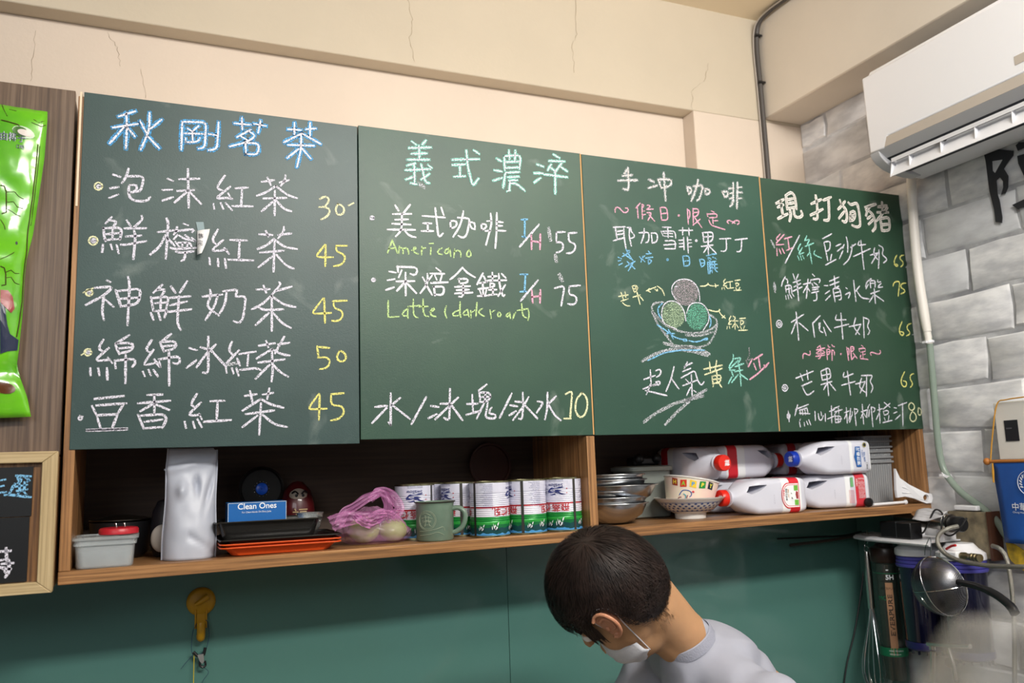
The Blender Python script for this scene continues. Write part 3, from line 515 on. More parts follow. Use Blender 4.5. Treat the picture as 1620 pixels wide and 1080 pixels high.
obj('lettering', bm, mat('pen_ink', '2b2b33', .7), nt_, smooth=False)

# ================================================================== things on the open shelf
def SH(x, dz=0.0): return shz(x)+dz+.0006
M_clear = mat('frosted_clear_plastic', 'dfe6e8', .25, trans=.3, alpha=.42)
M_red = mat('red_plastic', 'b3202c', .35)
M_steel = mat('stainless_steel', 'c9c6bf', .22, metal=1)
M_chrome = mat('chrome', 'dcdcdc', .12, metal=1)
M_blackp = mat('black_plastic', '18181a', .35)
def rrect(cx, cy, hx, hy, r, z, n=5):
    out = []
    for (sx, sy, a0) in ((1, 1, 0), (-1, 1, 90), (-1, -1, 180), (1, -1, 270)):
        for k in range(n+1):
            a = math.radians(a0+90*k/n); out.append(V(cx+sx*(hx-r)+r*math.cos(a), cy+sy*(hy-r)+r*math.sin(a), z))
    return out
def shell(bm, secs, cx, cy, wall=.0015, inner=True):
    """open container lofted from (hx, hy, r, z) sections with an inside"""
    R = [rrect(cx, cy, hx, hy, r, z) for hx, hy, r, z in secs]
    if inner: R += [rrect(cx, cy, hx-wall, hy-wall, max(r-wall, .001), z if i else z) for i, (hx, hy, r, z) in enumerate(secs[::-1][:-1])] + [rrect(cx, cy, secs[0][0]-wall, secs[0][1]-wall, max(secs[0][2]-wall, .001), secs[0][3]+wall)]
    rings(bm, R, cap=True); return bm

# clear lidded tub
x, z = .07, SH(.07)
t = thing('food_container', 'clear lidded plastic food container at the left end of the oak shelf', 'container', (x, .062, z))
bm = B(); shell(bm, [(.044, .05, .014, z), (.0455, .0515, .014, z+.004), (.0475, .0535, .012, z+.038), (.0505, .0565, .012, z+.0385), (.0505, .0565, .012, z+.042), (.049, .055, .012, z+.0425), (.0495, .0555, .012, z+.047)], x, .062); obj('tub', bm, M_clear, t)
bm = B(); rings(bm, [rrect(x, .062, a, b_, .013, z+h) for a, b_, h in ((.051, .057, .0475), (.0535, .0595, .048), (.0535, .0595, .051), (.051, .057, .0525), (.044, .05, .0525), (.043, .049, .051))]); obj('lid', bm, M_clear, t)
bm = B(); rings(bm, [rrect(x, .062, a, b_, .012, z+h) for a, b_, h in ((.041, .047, .003), (.043, .049, .028), (.036, .042, .031))]); obj('contents', bm, mat('grey_powder', '8d9296', .9, var=.2, vscale=60, bump=.5), t, label='grey contents seen through the frosted tub')
for sx in (1,):
    bm = B(); box(bm, x-.02, x+.02, .0005 if sx < 0 else .1205, .0035 if sx < 0 else .1235, z+.036, z+.051); obj('clip', bm, M_clear, t, bevel=.001)
t = thing('jar_lid', 'red ribbed plastic lid with two metal prongs lying on the clear food container', 'lid', (.088, .07, z+.0533))
bm = B(); R = []; 
for rr, h in ((.031, .0533), (.0325, .0545), (.0325, .062), (.031, .0645), (.026, .0655), (.001, .0657)):
    R.append([V(.09+(rr+(.0006 if (k % 2 and rr > .032) else 0))*math.cos(2*PI*k/60), .058+(rr+(.0006 if (k % 2 and rr > .032) else 0))*math.sin(2*PI*k/60), z+h) for k in range(60)])
rings(bm, R); obj('cap', bm, M_red, t)
for dx in (-.004, .01):
    bm = B(); tube(bm, [(.09+dx, .052, z+.0655), (.09+dx-.001, .052, z+.072), (.09+dx-.003, .052, z+.0725)], .0009, 6); obj('prong', bm, M_chrome, t)
t = thing('steel_pan_lid', 'dark round metal lid leaning in the shadow behind the red lid', 'lid', (.09, .2, SH(.09)))
bm = B(); lathe(bm, [(.001, .0), (.052, .001), (.058, .003), (.058, .005), (.05, .006), (.02, .012), (.001, .013)], (.09, .2, SH(.09)+.069), 32); obj('lid_disc', bm, mat('dark_steel', '5a564f', .3, metal=1), t)
bm = B(); lathe(bm, [(.04, 0), (.05, .012), (.056, .055), (.057, .069)], (.09, .2, SH(.09)), 32, cap=True); obj('pot', bm, M_blackp, t, label='black pot under the metal lid')
# black and white plush-like figure standing behind the pouch
t = thing('ornament', 'dark rounded ornament with a white belly, half hidden behind the white pouch', 'ornament', (.162, .135, SH(.162)))
zz = SH(.162); bm = B(); lathe(bm, [(.001, 0), (.022, .001), (.029, .02), (.03, .05), (.027, .085), (.018, .105), (.001, .112)], (.172, .15, zz), 24); obj('body', bm, mat('navy_black', '14141c', .5), t)
bm = B(); ball(bm, (.163, .123, zz+.036), .02, .010, .026); obj('belly', bm, mat('offwhite_belly', 'b8b0a8', .7), t)

# white stand-up pouch
t = thing('pouch', 'tall unlabelled white stand-up pouch with a folded top on the oak shelf', 'pouch', (.2105, .066, SH(.2)))
z = SH(.2); bm = B(); NU, NV = 28, 40; G = []
def pouch(u, v, side):
    # u 0..1 across, v 0..1 up; side -1 front, +1 back
    w_ = .0455+.001*math.sin(v*9)-(.003*v if v < .9 else .0035); x = .2105+(u-.5)*2*w_+.003*(v-.4)
    belly = .026*(1-v)**.75*(1-abs(2*u-1)**3.0)**.6+.0015+.016*math.exp(-((v-.25)/.4)**2)*(1-abs(2*u-1)**2.5)
    y = .066+side*belly
    if side < 0:      # press-in creases
        y += .017*math.exp(-((u-.5-.12*math.sin(v*3))/.05)**2)*math.exp(-((v-.66)/.07)**2)
        y -= .013*math.exp(-((u-.30)/.10)**2)*math.exp(-((v-.62)/.07)**2)
        y += .012*math.exp(-((u-.86-.5*(v-.6))/.05)**2)*math.exp(-((v-.6)/.14)**2)
        y -= .010*max(0, .5-abs(v-.80-.10*u)*9)
        y += .004*math.exp(-((v-.14+.3*(u-.7))/.03)**2)*(u > .45)
        y += .0015*mnoise.noise(V(u*5, v*9, 1))
    if v > .86: y -= (v-.86)*.05
    return V(x, y, z+v*.203-(.004*(v > .97)*(u > .93)))
for side in (-1, 1):
    g = [[bm.verts.new(pouch(i/NU, j/NV, side)) for i in range(NU+1)] for j in range(NV+1)]
    G.append(g)
    for j in range(NV):
        for i in range(NU): bm.faces.new((g[j][i], g[j][i+1], g[j+1][i+1], g[j+1][i]))
for j in range(NV):
    bm.faces.new((G[0][j][0], G[0][j+1][0], G[1][j+1][0], G[1][j][0])); bm.faces.new((G[0][j][NU], G[0][j+1][NU], G[1][j+1][NU], G[1][j][NU]))
for i in range(NU):
    bm.faces.new((G[0][0][i], G[0][0][i+1], G[1][0][i+1], G[1][0][i])); bm.faces.new((G[0][NV][i], G[0][NV][i+1], G[1][NV][i+1], G[1][NV][i]))
obj('film', bm, mat('matt_white_film', 'b4b8c4', .42, bump=.15, bscale=30), t, smooth='all')
bm = B()
for sx in (0, 1):
    tube(bm, [pouch(sx, v/20, 0)+V((.0012 if sx else -.0012), 0, 0) for v in range(21)], .0013, 6)
obj('side_seal', bm, MATS['matt_white_film'], t)
bm = B(); box(bm, .163, .253, .0755, .0775, z+.163, z+.1665); obj('zip', bm, MATS['matt_white_film'], t, bevel=.0008)

# trays
M_or = mat('orange_plastic', 'd4501c', .3); M_tray = mat('black_tray_plastic', '1d1c1b', .25, coat=.3)
def tray(name, label, cx, cy, z, hx, hy, h, m, lip=.006, group=None):
    t = thing(name, label, 'tray', (cx, cy, z), group)
    bm = B(); shell(bm, [(hx-.020, hy-.014, .014, z), (hx-.016, hy-.010, .014, z+.001), (hx-.003, hy-.003, .012, z+h-.003), (hx+lip, hy+lip, .012, z+h-.002), (hx+lip, hy+lip, .012, z+h)], cx, cy); obj('pan', bm, m, t)
    bm = B(); tube(bm, rrect(cx, cy, hx+lip, hy+lip, .012, z+h-.001), .0016, 6, close=True); obj('rim', bm, m, t); return t
z = SH(.37)
tray('serving_tray', 'lower of two stacked orange plastic trays, touching the shelf', .372, .09, z, .105, .075, .017, M_or, group='orange plastic trays')
tray('serving_tray', 'upper orange plastic tray directly under the black trays', .372, .09, z+.0045, .105, .075, .0185, M_or, group='orange plastic trays')
tray('serving_tray', 'shallow black tray on the orange trays, under the deep black one', .372, .09, z+.012, .106, .075, .0185, M_tray, group='black plastic trays')
tray('deep_tray', 'deep glossy black tray holding the blue glove box', .352, .092, z+.0165, .096, .064, .046, M_tray, .004, group='black plastic trays')
# steel bowl beside (its round rim stands out of the tray on the right)
t = thing('glove_box', 'blue cardboard box of disposable gloves standing in the deep black tray', 'box', (.33, .095, z+.0195))
bx0, bx1, by0, bz0, bz1 = .277, .386, .062, z+.0195, z+.096
M_blue = mat('blue_card', '1560a8', .4); M_whitep = mat('white_print', 'eef2f6', .6)
bm = B(); box(bm, bx0, bx1, by0, by0+.06, bz0, bz1); obj('carton', bm, M_blue, t, bevel=.001)
bm = B(); f = lambda u, v: V(bx0+.054+u, by0-.0006, bz0+.064+v); write(bm, 'Clean Ones', f, size=.0155, width=.072, bold=.012, centre=True)
f = lambda u, v: V(bx0+.053+u, by0-.0006, bz0+.0565+v); write(bm, 'For Clean Hands On Dirty Jobs', f, size=.0048, width=.054, centre=True); obj('lettering', bm, M_whitep, t, smooth=False)
bm = B(); 
for (a, b_, c, d) in ((bx0, bx1, bz1-.0012, bz1-.0002), (bx0+.0002, bx0+.0012, bz0, bz1), (bx1-.0012, bx1-.0002, bz0, bz1)): box(bm, a, b_, by0-.0005, by0, c, d)
obj('worn_edge', bm, mat('worn_white_edge', 'b9c6d3', .8), t)
# round ornament with blue disc behind
t = thing('wall_plate', 'dark round decorative plate with a bright blue disc in its middle, behind the glove box', 'plate', (.356, .2, SH(.35)))
cx, cz = .358, SH(.35)+.118
bm = B(); lathe(bm, [(.001, 0), (.043, 0), (.047, .003), (.047, .008), (.043, .010), (.04, .006), (.001, .006)], (cx, .235, cz), 40, axis=(0, -1, .05)); obj('plate_disc', bm, mat('dark_crackle', '15120f', .5, var=.5, vscale=60), t)
bm = B(); lathe(bm, [(.001, .0002), (.0125, 0), (.0125, .004), (.011, .005), (.001, .005)], (cx, .2285, cz), 28, axis=(0, -1, .05)); obj('blue_centre', bm, mat('blue_disc', '1a5fe0', .3), t, label='bright blue round centre')
for k in range(14):
    a = 2*PI*k/14; bm = B(); ball(bm, (cx+.0155*math.cos(a), .228, cz+.0155*math.sin(a)), .0011, seg=8); obj('bead', bm, M_chrome, t)
bm = B(); box(bm, cx-.03, cx+.03, .23, .262, SH(.35), cz-.038); obj('stand', bm, M_blackp, t, bevel=.002)
# daruma
t = thing('daruma_doll', 'dark red round wishing doll with white face and lucky character behind the trays', 'doll', (.432, .225, SH(.44)))
z = SH(.44); cx, cy = .432, .225
bm = B(); lathe(bm, [(.001, 0), (.026, .001), (.036, .02), (.038, .05), (.035, .085), (.027, .112), (.012, .128), (.001, .131)], (cx, cy, z), 32); obj('body', bm, mat('lacquer_red', '4a0e12', .35, coat=.4), t)
bm = B(); ball(bm, (cx-.001, cy-.019, z+.1), .02, .0145, .0165); obj('face', bm, mat('doll_face', 'a39587', .6), t)
for sx in (-1, 1):
    bm = B(); tube(bm, cat([(cx+sx*.003, cy-.0345, z+.104), (cx+sx*.010, cy-.034, z+.110), (cx+sx*.016, cy-.030, z+.106)]), .0018, 6); obj('eyebrow', bm, M_blackp, t)
    bm = B(); ball(bm, (cx+sx*.007, cy-.0335, z+.101), .0032, .0015, .0032, seg=10); obj('eye', bm, M_blackp, t)
bm = B()
def fd(u, v):
    a = u/.037; return V(cx+.0385*math.sin(a), cy-.0385*math.cos(a), z+.046+v)
write(bm, '福', fd, size=.034, centre=True); obj('lettering', bm, mat('doll_gold', 'b49a72', .5), t, smooth=False)
# glass dish with glitter
t = thing('glass_dish', 'small glass dish with glittering rim standing in front of the red doll', 'dish', (.437, .1, SH(.43)+.05))
z = SH(.43)+.034; bm = B(); lathe(bm, [(.001, 0), (.014, 0), (.020, .006), (.026, .034), (.0275, .035), (.0265, .033), (.018, .006), (.001, .004)], (.437, .095, z), 28); obj('bowl', bm, mat('clear_glass', 'e6ecec', .08, trans=.85, alpha=.75), t)
for k in range(16):
    bm = B(); ball(bm, (.437+.023*math.cos(k*.4+3.1)*(1-.05*(k % 2)), .095+.023*math.sin(k*.4+3.1), z+.018+.004*(k % 3)), .0013, seg=8); obj('glitter', bm, M_chrome, t)
# steel bowl at the right end of trays
t = thing('steel_bowl', 'steel mixing bowl between the black trays and the pink bag', 'bowl', (.468, .11, SH(.46)+.024))
z = SH(.46)+.031; bm = B(); lathe(bm, [(.001, 0), (.030, 0), (.040, .008), (.047, .045), (.050, .046), (.050, .0475), (.046, .0465), (.038, .009), (.001, .002)], (.437, .095, z), 40)
bpy.data.objects.remove(t); bm.free()

# pink plastic bag with two guavas
t = thing('guava', 'pale green guava on the left inside the pink plastic bag', 'fruit', (.545, .085, SH(.54)), 'guavas in the pink bag')
z = SH(.56)
M_fr = mat('guava_skin', '9db35c', .5, var=.2, vscale=30, bump=.3, bscale=60); M_stem = mat('stem_brown', '5b4a2c', .8)
fr = []
for (x, y, r, lb) in ((.545, .09, .031, None), (.603, .078, .0275, 'round green guava on the right inside the pink plastic bag')):
    if lb: t = thing('guava', lb, 'fruit', (x, y, z), 'guavas in the pink bag')
    bm = B(); ball(bm, (x, y, z+r*.86+.001), r*1.08, r, r*.86); obj('flesh', bm, M_fr, t); bm = B(); lathe(bm, [(.004, -.002), (.005, .002), (.002, .004)], (x, y, z+r*1.70), 8, cap=True); obj('stem', bm, M_stem, t)
def pinkmat():
    m = mat('pink_film', 'd98ac4', .28, alpha=.38, spec=.7, bump=.6, bscale=45); return m
M_pink = pinkmat()
t = thing('plastic_bag', 'crumpled translucent pink plastic bag knotted round two guavas beside the green mug', 'bag', (.57, .085, z))
bm = B(); NU, NV = 72, 36; g = []
for j in range(NV+1):
    v = j/NV; row = []
    for i in range(NU):
        a = 2*PI*i/NU
        prof = [(0, .058), (.08, .072), (.3, .078), (.55, .068), (.75, .047), (.88, .022), (1, .010)]
        for (a0, p0), (a1, p1) in zip(prof, prof[1:]):
            if a0 <= v <= a1: rr = p0+(p1-p0)*(v-a0)/(a1-a0); break
        n_ = mnoise.noise(V(math.cos(a)*2.2, math.sin(a)*2.2, v*3))*.5+abs(mnoise.noise(V(math.cos(a)*5, math.sin(a)*5, v*4+9)))*.9
        fold = abs(math.sin(a*9+v*5+2*n_))*.006*v
        rr *= 1+.20*(n_-.3); x = .57+(rr+fold)*math.cos(a)*.98-.012*v; y = .088+(rr+fold)*.74*math.sin(a)
        row.append(bm.verts.new((x, max(min(y, .2), .012), z+.0008+v*.072+.004*n_*v)))
    g.append(row)
for j in range(NV):
    for i in range(NU): bm.faces.new((g[j][i], g[j][(i+1) % NU], g[j+1][(i+1) % NU], g[j+1][i]))
bm.faces.new(g[0][::-1]); obj('pouch', bm, mat('pink_film_thin', 'd79ac6', .2, alpha=.22, spec=.8, bump=.5, bscale=40), t, smooth='all')
def strap(pts, wds, seed):
    bm = B(); pp = cat([Vector(p) for p in pts], 8); n = len(pp); K = 9; rows = []
    for i, p in enumerate(pp):
        t_ = i/(n-1); w_ = wds[0]*(1-t_)+wds[1]*t_ if len(wds) == 2 else (wds[0]*(1-2*t_)+wds[1]*2*t_ if t_ < .5 else wds[1]*(2-2*t_)+wds[2]*(2*t_-1))
        d = (pp[min(i+1, n-1)]-pp[max(0, i-1)]).normalized(); nn = V(-d.z, 0, d.x)
        rows.append([bm.verts.new(p+nn*w_*(k/(K-1)-.5)*2+V(0, .006*math.sin(k*2.1+seed+t_*6)+.006*mnoise.noise(V(k*.7, t_*7, seed)), .003*mnoise.noise(V(k*.9, t_*9, seed+4)))) for k in range(K)])
    for i in range(n-1):
        for k in range(K-1): bm.faces.new((rows[i][k], rows[i][k+1], rows[i+1][k+1], rows[i+1][k]))
    return bm
strap_d = .006
S_ = lambda x, y, Y=.06: tuple(P(x, y, Y=Y))
obj('handle', strap([S_(537, 832, .045), S_(545, 812, .05), S_(568, 797, .055), S_(592, 782, .06), S_(606, 781, .065), S_(614, 800, .07), S_(612, 822, .07)], (.012, .008, .011), 1), M_pink, t, smooth='all')
obj('handle', strap([S_(612, 825, .065), S_(632, 805, .08), S_(620, 785, .09), S_(600, 778, .09), S_(585, 790, .09)], (.012, .013, .008), 5), M_pink, t, smooth='all')
obj('loose_flap', strap([S_(524, 830, .05), S_(540, 822, .045), S_(562, 818, .04), S_(585, 815, .04), S_(608, 808, .045)], (.017, .014, .005), 9), M_pink, t, smooth='all')
obj('loose_flap', strap([S_(575, 822, .035), S_(590, 818, .03), S_(608, 812, .04), S_(626, 818, .06), S_(645, 840, .07)], (.009, .010, .006), 12), M_pink, t, smooth='all')
obj('knot', strap([S_(560, 815, .04), S_(575, 825, .035), S_(592, 826, .035), S_(606, 820, .045)], (.006, .011, .004), 3), mat('pink_film_folded', 'cf7cbc', .3, alpha=.62), t, smooth='all')

# mug
x, y, z = .684, .048, SH(.684)
M_mug = mat('sage_enamel', '6d8272', .3, var=.1, vscale=60, coat=.3)
t = thing('mug', 'sage green mug with dark rim and embossed round emblem, in front of the first cans', 'mug', (x, y, z))
bm = B(); lathe(bm, [(.001, .0), (.036, 0), (.0385, .003), (.039, .07), (.0405, .0755), (.042, .0775), (.0405, .0785), (.0375, .075), (.0365, .005), (.001, .004)], (x, y, z), 48); obj('cup', bm, M_mug, t)
bm = B(); tube(bm, [(x+.0418*math.cos(2*PI*k/40), y+.0418*math.sin(2*PI*k/40), z+.0775) for k in range(40)], .0013, 6, close=True); obj('rim', bm, mat('mug_rim', '2c2a26', .3), t)
ang = -.55; ca, sa = math.cos(ang), math.sin(ang)
bm = B(); tube(bm, cat([(x+ca*r_, y+sa*r_, z+h) for r_, h in ((.036, .062), (.05, .064), (.062, .056), (.064, .042), (.058, .026), (.046, .017), (.036, .014))], 5), .0052, 10); obj('handle', bm, M_mug, t)
M_emb = mat('mug_emboss', '9aa58e', .4); bm = B()
def fm(u, v): a = u/.0395-.75; return V(x+.0395*math.sin(a), y-.0395*math.cos(a), z+.038+v)
for rr in (.0195, .0172): tube(bm, [fm(rr*math.cos(2*PI*k/36), rr*.98*math.sin(2*PI*k/36)+.004) for k in range(36)], .0004, 5, close=True)
for q in ([(-.01, .015), (-.002, .018), (.008, .014)], [(-.012, .008), (0, .01), (.012, .007)], [(-.008, .0), (0, .003), (.009, 0)], [(-.005, -.006), (.004, -.005), (.010, -.008)], [(-.003, .014), (-.002, .004), (-.004, -.008)], [(.005, .013), (.004, .004), (.007, -.008)], [(-.018, -.026), (.005, -.024), (.022, -.020), (.036, -.026)], [(-.018, -.018), (.0, -.017), (.018, -.014), (.034, -.010), (.038, -.018)]):
    tube(bm, [fm(*p) for p in cat([V(a, b_, 0) for a, b_ in q], 4) for p in [(p[0], p[1])]], .0005, 5)
write(bm, 'COFFEE', fm, size=.006, centre=True); obj('emblem', bm, M_emb, t)

# cans
def canmat():
    m = bpy.data.materials.new('can_print'); m.use_nodes = True; nt = m.node_tree; N = nt.nodes; L = nt.links; b = N['Principled BSDF']
    tc = N.new('ShaderNodeTexCoord'); sp = N.new('ShaderNodeSeparateXYZ'); L.new(tc.outputs['Object'], sp.inputs[0])
    n = N.new('ShaderNodeTexNoise'); n.inputs['Scale'].default_value = 60; n.inputs['Detail'].default_value = 4; mp = N.new('ShaderNodeMapping'); mp.inputs['Scale'].default_value = (1, 1, .25); L.new(tc.outputs['Object'], mp.inputs[0]); L.new(mp.outputs[0], n.inputs['Vector'])
    ma = N.new('ShaderNodeMath'); ma.operation = 'MULTIPLY_ADD'; ma.inputs[1].default_value = .016; ma.inputs[2].default_value = -.008; L.new(n.outputs['Fac'], ma.inputs[0])
    low = N.new('ShaderNodeMath'); low.operation = 'LESS_THAN'; low.inputs[1].default_value = .024; L.new(sp.outputs['Z'], low.inputs[0])
    mm = N.new('ShaderNodeMath'); mm.operation = 'MULTIPLY'; L.new(ma.outputs[0], mm.inputs[0]); L.new(low.outputs[0], mm.inputs[1])
    ad = N.new('ShaderNodeMath'); ad.operation = 'ADD'; L.new(sp.outputs['Z'], ad.inputs[0]); L.new(mm.outputs[0], ad.inputs[1])
    mr = N.new('ShaderNodeMapRange'); mr.inputs['From Max'].default_value = .124; L.new(ad.outputs[0], mr.inputs[0])
    r = N.new('ShaderNodeValToRGB'); r.color_ramp.interpolation = 'CONSTANT'; e = r.color_ramp.elements
    e[0].position = 0; e[0].color = (*lin('4f9ad6'), 1); e[1].position = .055; e[1].color = (*lin('17474a'), 1)
    for p, c in ((.15, '146b3a'), (.20, '2f9a3e'), (.245, '178a3a'), (.325, 'e4e2ee'), (.47, 'ad1e28'), (.50, 'dcdcec')):
        q = e.new(p); q.color = (*lin(c), 1)
    L.new(mr.outputs[0], r.inputs[0]); L.new(r.outputs[0], b.inputs['Base Color']); b.inputs['Roughness'].default_value = .28; b.inputs['Metallic'].default_value = .15; return m
M_can = canmat(); M_rim = mat('can_end', 'b9b58e', .25, metal=1); M_seam = mat('can_seam', '55534f', .35, metal=.8)
M_navy = mat('print_navy', '27306e', .5); M_pred = mat('print_red', 'b3242c', .5); M_pbk = mat('print_black', '26282c', .5); M_bar = mat('print_white', 'e9e9ee', .5)
CANH, CANR = .114, .0425
def can_proto(turn):
    t = thing('milk_tin', 'x', 'can', (0, 0, 0), 'condensed milk tins standing upside down')
    prof = [(CANR-.001, .002), (CANR, .004)]; z_ = .006
    while z_ < CANH-.006:
        prof += [(CANR, z_), (CANR-(.0010 if .03 < z_ < .09 else .0002), z_+.002)]; z_ += .004
    prof += [(CANR, CANH-.004), (CANR-.001, CANH-.002)]
    bm = B(); lathe(bm, prof, seg=56, cap=True); obj('body', bm, M_can, t, world=False)
    for z0 in (.0, CANH-.003):
        bm = B(); lathe(bm, [(CANR-.003, z0), (CANR+.0008, z0), (CANR+.0008, z0+.003), (CANR-.003, z0+.003), (CANR-.004, z0+.001)], seg=56); obj('rim', bm, M_rim, t, world=False)
    bm = B(); lathe(bm, [(.0005, CANH-.0035), (CANR-.003, CANH-.0035), (CANR-.003, CANH-.003), (.0005, CANH-.003)], seg=40); obj('end', bm, M_rim, t, world=False)
    R_ = CANR+.0006
    def fc(off, h): return lambda u, v: V(R_*math.sin(-u/R_*1+off+turn), -R_*math.cos(-u/R_+off+turn), h-v)     # upside down
    bm = B(); a0 = turn+2.45
    for k in range(6): pass
    for s_ in (-1,):
        vs = []
        for h in (.003, CANH-.003):
            for da in (-.07, .07): vs.append(bm.verts.new((R_*math.sin(a0+da), -R_*math.cos(a0+da), h)))
        bm.faces.new((vs[0], vs[1], vs[3], vs[2]))
    obj('seam', bm, M_seam, t, world=False)
    bm = B()
    for o_ in (1.65, 1.65+PI):
        write(bm, '飛燕', fc(o_+.52, .0600), size=.0205, bold=.012); write(bm, '煉乳', fc(o_-.50, .0600), size=.0205, bold=.012)
        for k in range(2): write(bm, '■', fc(o_+.42, .083+.009*k), size=.003)
    obj('lettering', bm, M_pred, t, world=False, smooth=False, kind='stuff')
    bm = B()
    for o_ in (1.5, 1.5+PI):
        write(bm, 'Swallow', fc(o_+.35, .1015), size=.0105, bold=.01)
        f0 = fc(o_+.42, .096); f = lambda a, b_: f0(a*1.05, b_*1.0)
        for poly in ([(0, .004), (.008, .001), (.018, .0), (.030, .004), (.034, .009), (.028, .0085), (.020, .006), (.012, .006)], [(.005, .012), (.014, .009), (.026, .010), (.036, .016), (.030, .018), (.020, .0145), (.012, .014)], [(.012, .014), (.006, .019), (-.003, .022), (.006, .022), (.016, .018), (.022, .016)], [(.02, .019), (.028, .0215), (.034, .021), (.028, .024), (.018, .022)], [(.030, .006), (.037, .012), (.036, .018), (.031, .012)]):
            vs = [bm.verts.new(f(a, b_*.8)) for a, b_ in poly]; bm.faces.new(vs)
        for k in range(3): write(bm, 'SWEETENED CONDENSED MILK', fc(o_+.38, .1125-.0028*k+.001), size=.0024, width=.034)
    for o_ in (3.1, 6.0):
        for k in range(14):
            L_ = 'CONTENTS MILK SUGAR VITAMIN A D E'[: 33-(k*5) % 13]
            write(bm, L_, fc(o_+.32, .1085-.0036*k), size=.0026, width=.028-.0016*((k*5) % 7))
    obj('small_print', bm, M_navy, t, world=False, smooth=False, kind='stuff')
    # cows
    bmw, bmb = B(), B()
    for (a, h, s_) in ((.35, .016, 1), (-.55, .014, .8), (1.2, .012, .85), (1.75, .019, 1.3), (2.9, .014, .9), (3.6, .018, 1.1), (4.6, .013, .9), (-.15, .013, .7)):
        f = fc(a, h+.012)
        for poly in ([(-.004, .0), (-.001, .002), (.000, .007), (-.002, .006)], [(-.001, .008), (.0, .012), (.003, .0145), (.0065, .011), (.008, .002), (.0055, .008), (.004, .004), (.002, .009)], [(.009, .013), (.0095, .006), (.0105, .009), (.010, .014)]):
            vs = [bmw.verts.new(f(q[0]*s_, q[1]*s_)) for q in poly]; bmw.faces.new(vs)
        f2 = lambda u, v, f=f: f(u, v)+(f(u, v)*1).normalized()*0
        for poly in ([(.0015, .009), (.0045, .008), (.005, .012), (.003, .0135)], [(-.001, .0125), (.001, .0145), (-.002, .0155), (-.004, .013)], [(.006, .0125), (.009, .0145), (.006, .015)]):
            vs = []
            for q in poly:
                p = f(q[0]*s_, q[1]*s_); rr = Vector((p.x, p.y, 0)).normalized()*.0003; vs.append(bmb.verts.new(p+rr))
            bmb.faces.new(vs)
    obj('cow_print', bmw, M_bar, t, world=False, smooth=False, kind='stuff'); obj('cow_print', bmb, M_pbk, t, world=False, smooth=False, kind='stuff')
    return t
proto = can_proto(0)
CANS = [(.665, .128, -1.75, 'condensed milk tin behind the green mug, with blue bird logo'), (.715, .2, -2.95, 'condensed milk tin at the very back, a thin strip seen beside the mug tin'),
        (.768, .124, -2.75, 'condensed milk tin right behind the mug handle, partly hidden by the next tin'), (.806, .047, 2.66, 'condensed milk tin nearest the shelf edge with a dark vertical seam at its left'),
        (.8925, .047, 3.2, 'condensed milk tin in the middle with a silver seam near its centre'), (.9787, .047, -2.25, 'condensed milk tin against the wooden divider, blue bird left of its seam')]
for i, (x, y, a, lb) in enumerate(CANS):
    o = proto if i == 0 else dup(proto); o.location = (x, y, SH(x)); o.rotation_euler.z = -a if False else a; o['label'] = lb
# dark disc on a stand, put in for a faint round reflection
t = thing('reflection_round', 'dark round disc made for a faint reflection at the back of the cabinet above the tins', 'tray', (.9, .23, SH(.9)))
bm = B(); lathe(bm, [(.001, 0), (.050, 0), (.054, .003), (.054, .009), (.049, .009), (.047, .004), (.001, .004)], (.9, .28, SH(.9)+.147), 48, axis=(0, -1, .06)); obj('reflection_disc', bm, mat('dark_red_reflection', '42241d', .5), t)
bm = B(); box(bm, .87, .93, .25, .276, SH(.9), SH(.9)+.094); obj('stand', bm, M_dark, t)

# ================================================================== right half of the shelf
# nested steel bowls
M_bowl = mat('brushed_bowl_steel', 'bfc3c8', .25, metal=1, bump=.1, bscale=200)
def steelbowl(name, label, c, r, h, grp):
    t = thing(name, label, 'bowl', c, grp); x, y, z = c
    bm = B(); lathe(bm, [(.0005, 0), (r*.34, 0), (r*.55, h*.10), (r*.82, h*.45), (r*.93, h*.85), (r*.95, h), (r*.935, h), (r*.91, h*.84), (r*.80, h*.46), (r*.53, h*.12), (.0005, .001)], c, 48); obj('body', bm, M_bowl, t)
    bm = B(); lathe(bm, [(r*.94, h-.002), (r, h-.001), (r*1.005, h+.0005), (r, h+.0015), (r*.94, h+.001)], c, 48); obj('rim', bm, M_bowl, t); return t
x = 1.135; z = SH(x)
for i, (dx, r, rim) in enumerate(((0, .092, .047), (-.003, .094, .061), (.002, .093, .075), (.012, .106, .088), (-.003, .094, .101), (-.002, .09, .113))):
    steelbowl('steel_bowl', ('steel bowl at the bottom of the nested stack beside the wooden divider', 'second steel bowl up in the nested stack', 'third steel bowl up, just under the widest one', 'widest steel bowl of the stack, its rim sticking out to the right', 'steel bowl resting just above the widest one', 'topmost steel bowl of the nested stack')[i], (x+dx, .115, z+rim-.047), r, .047, 'nested steel bowls')
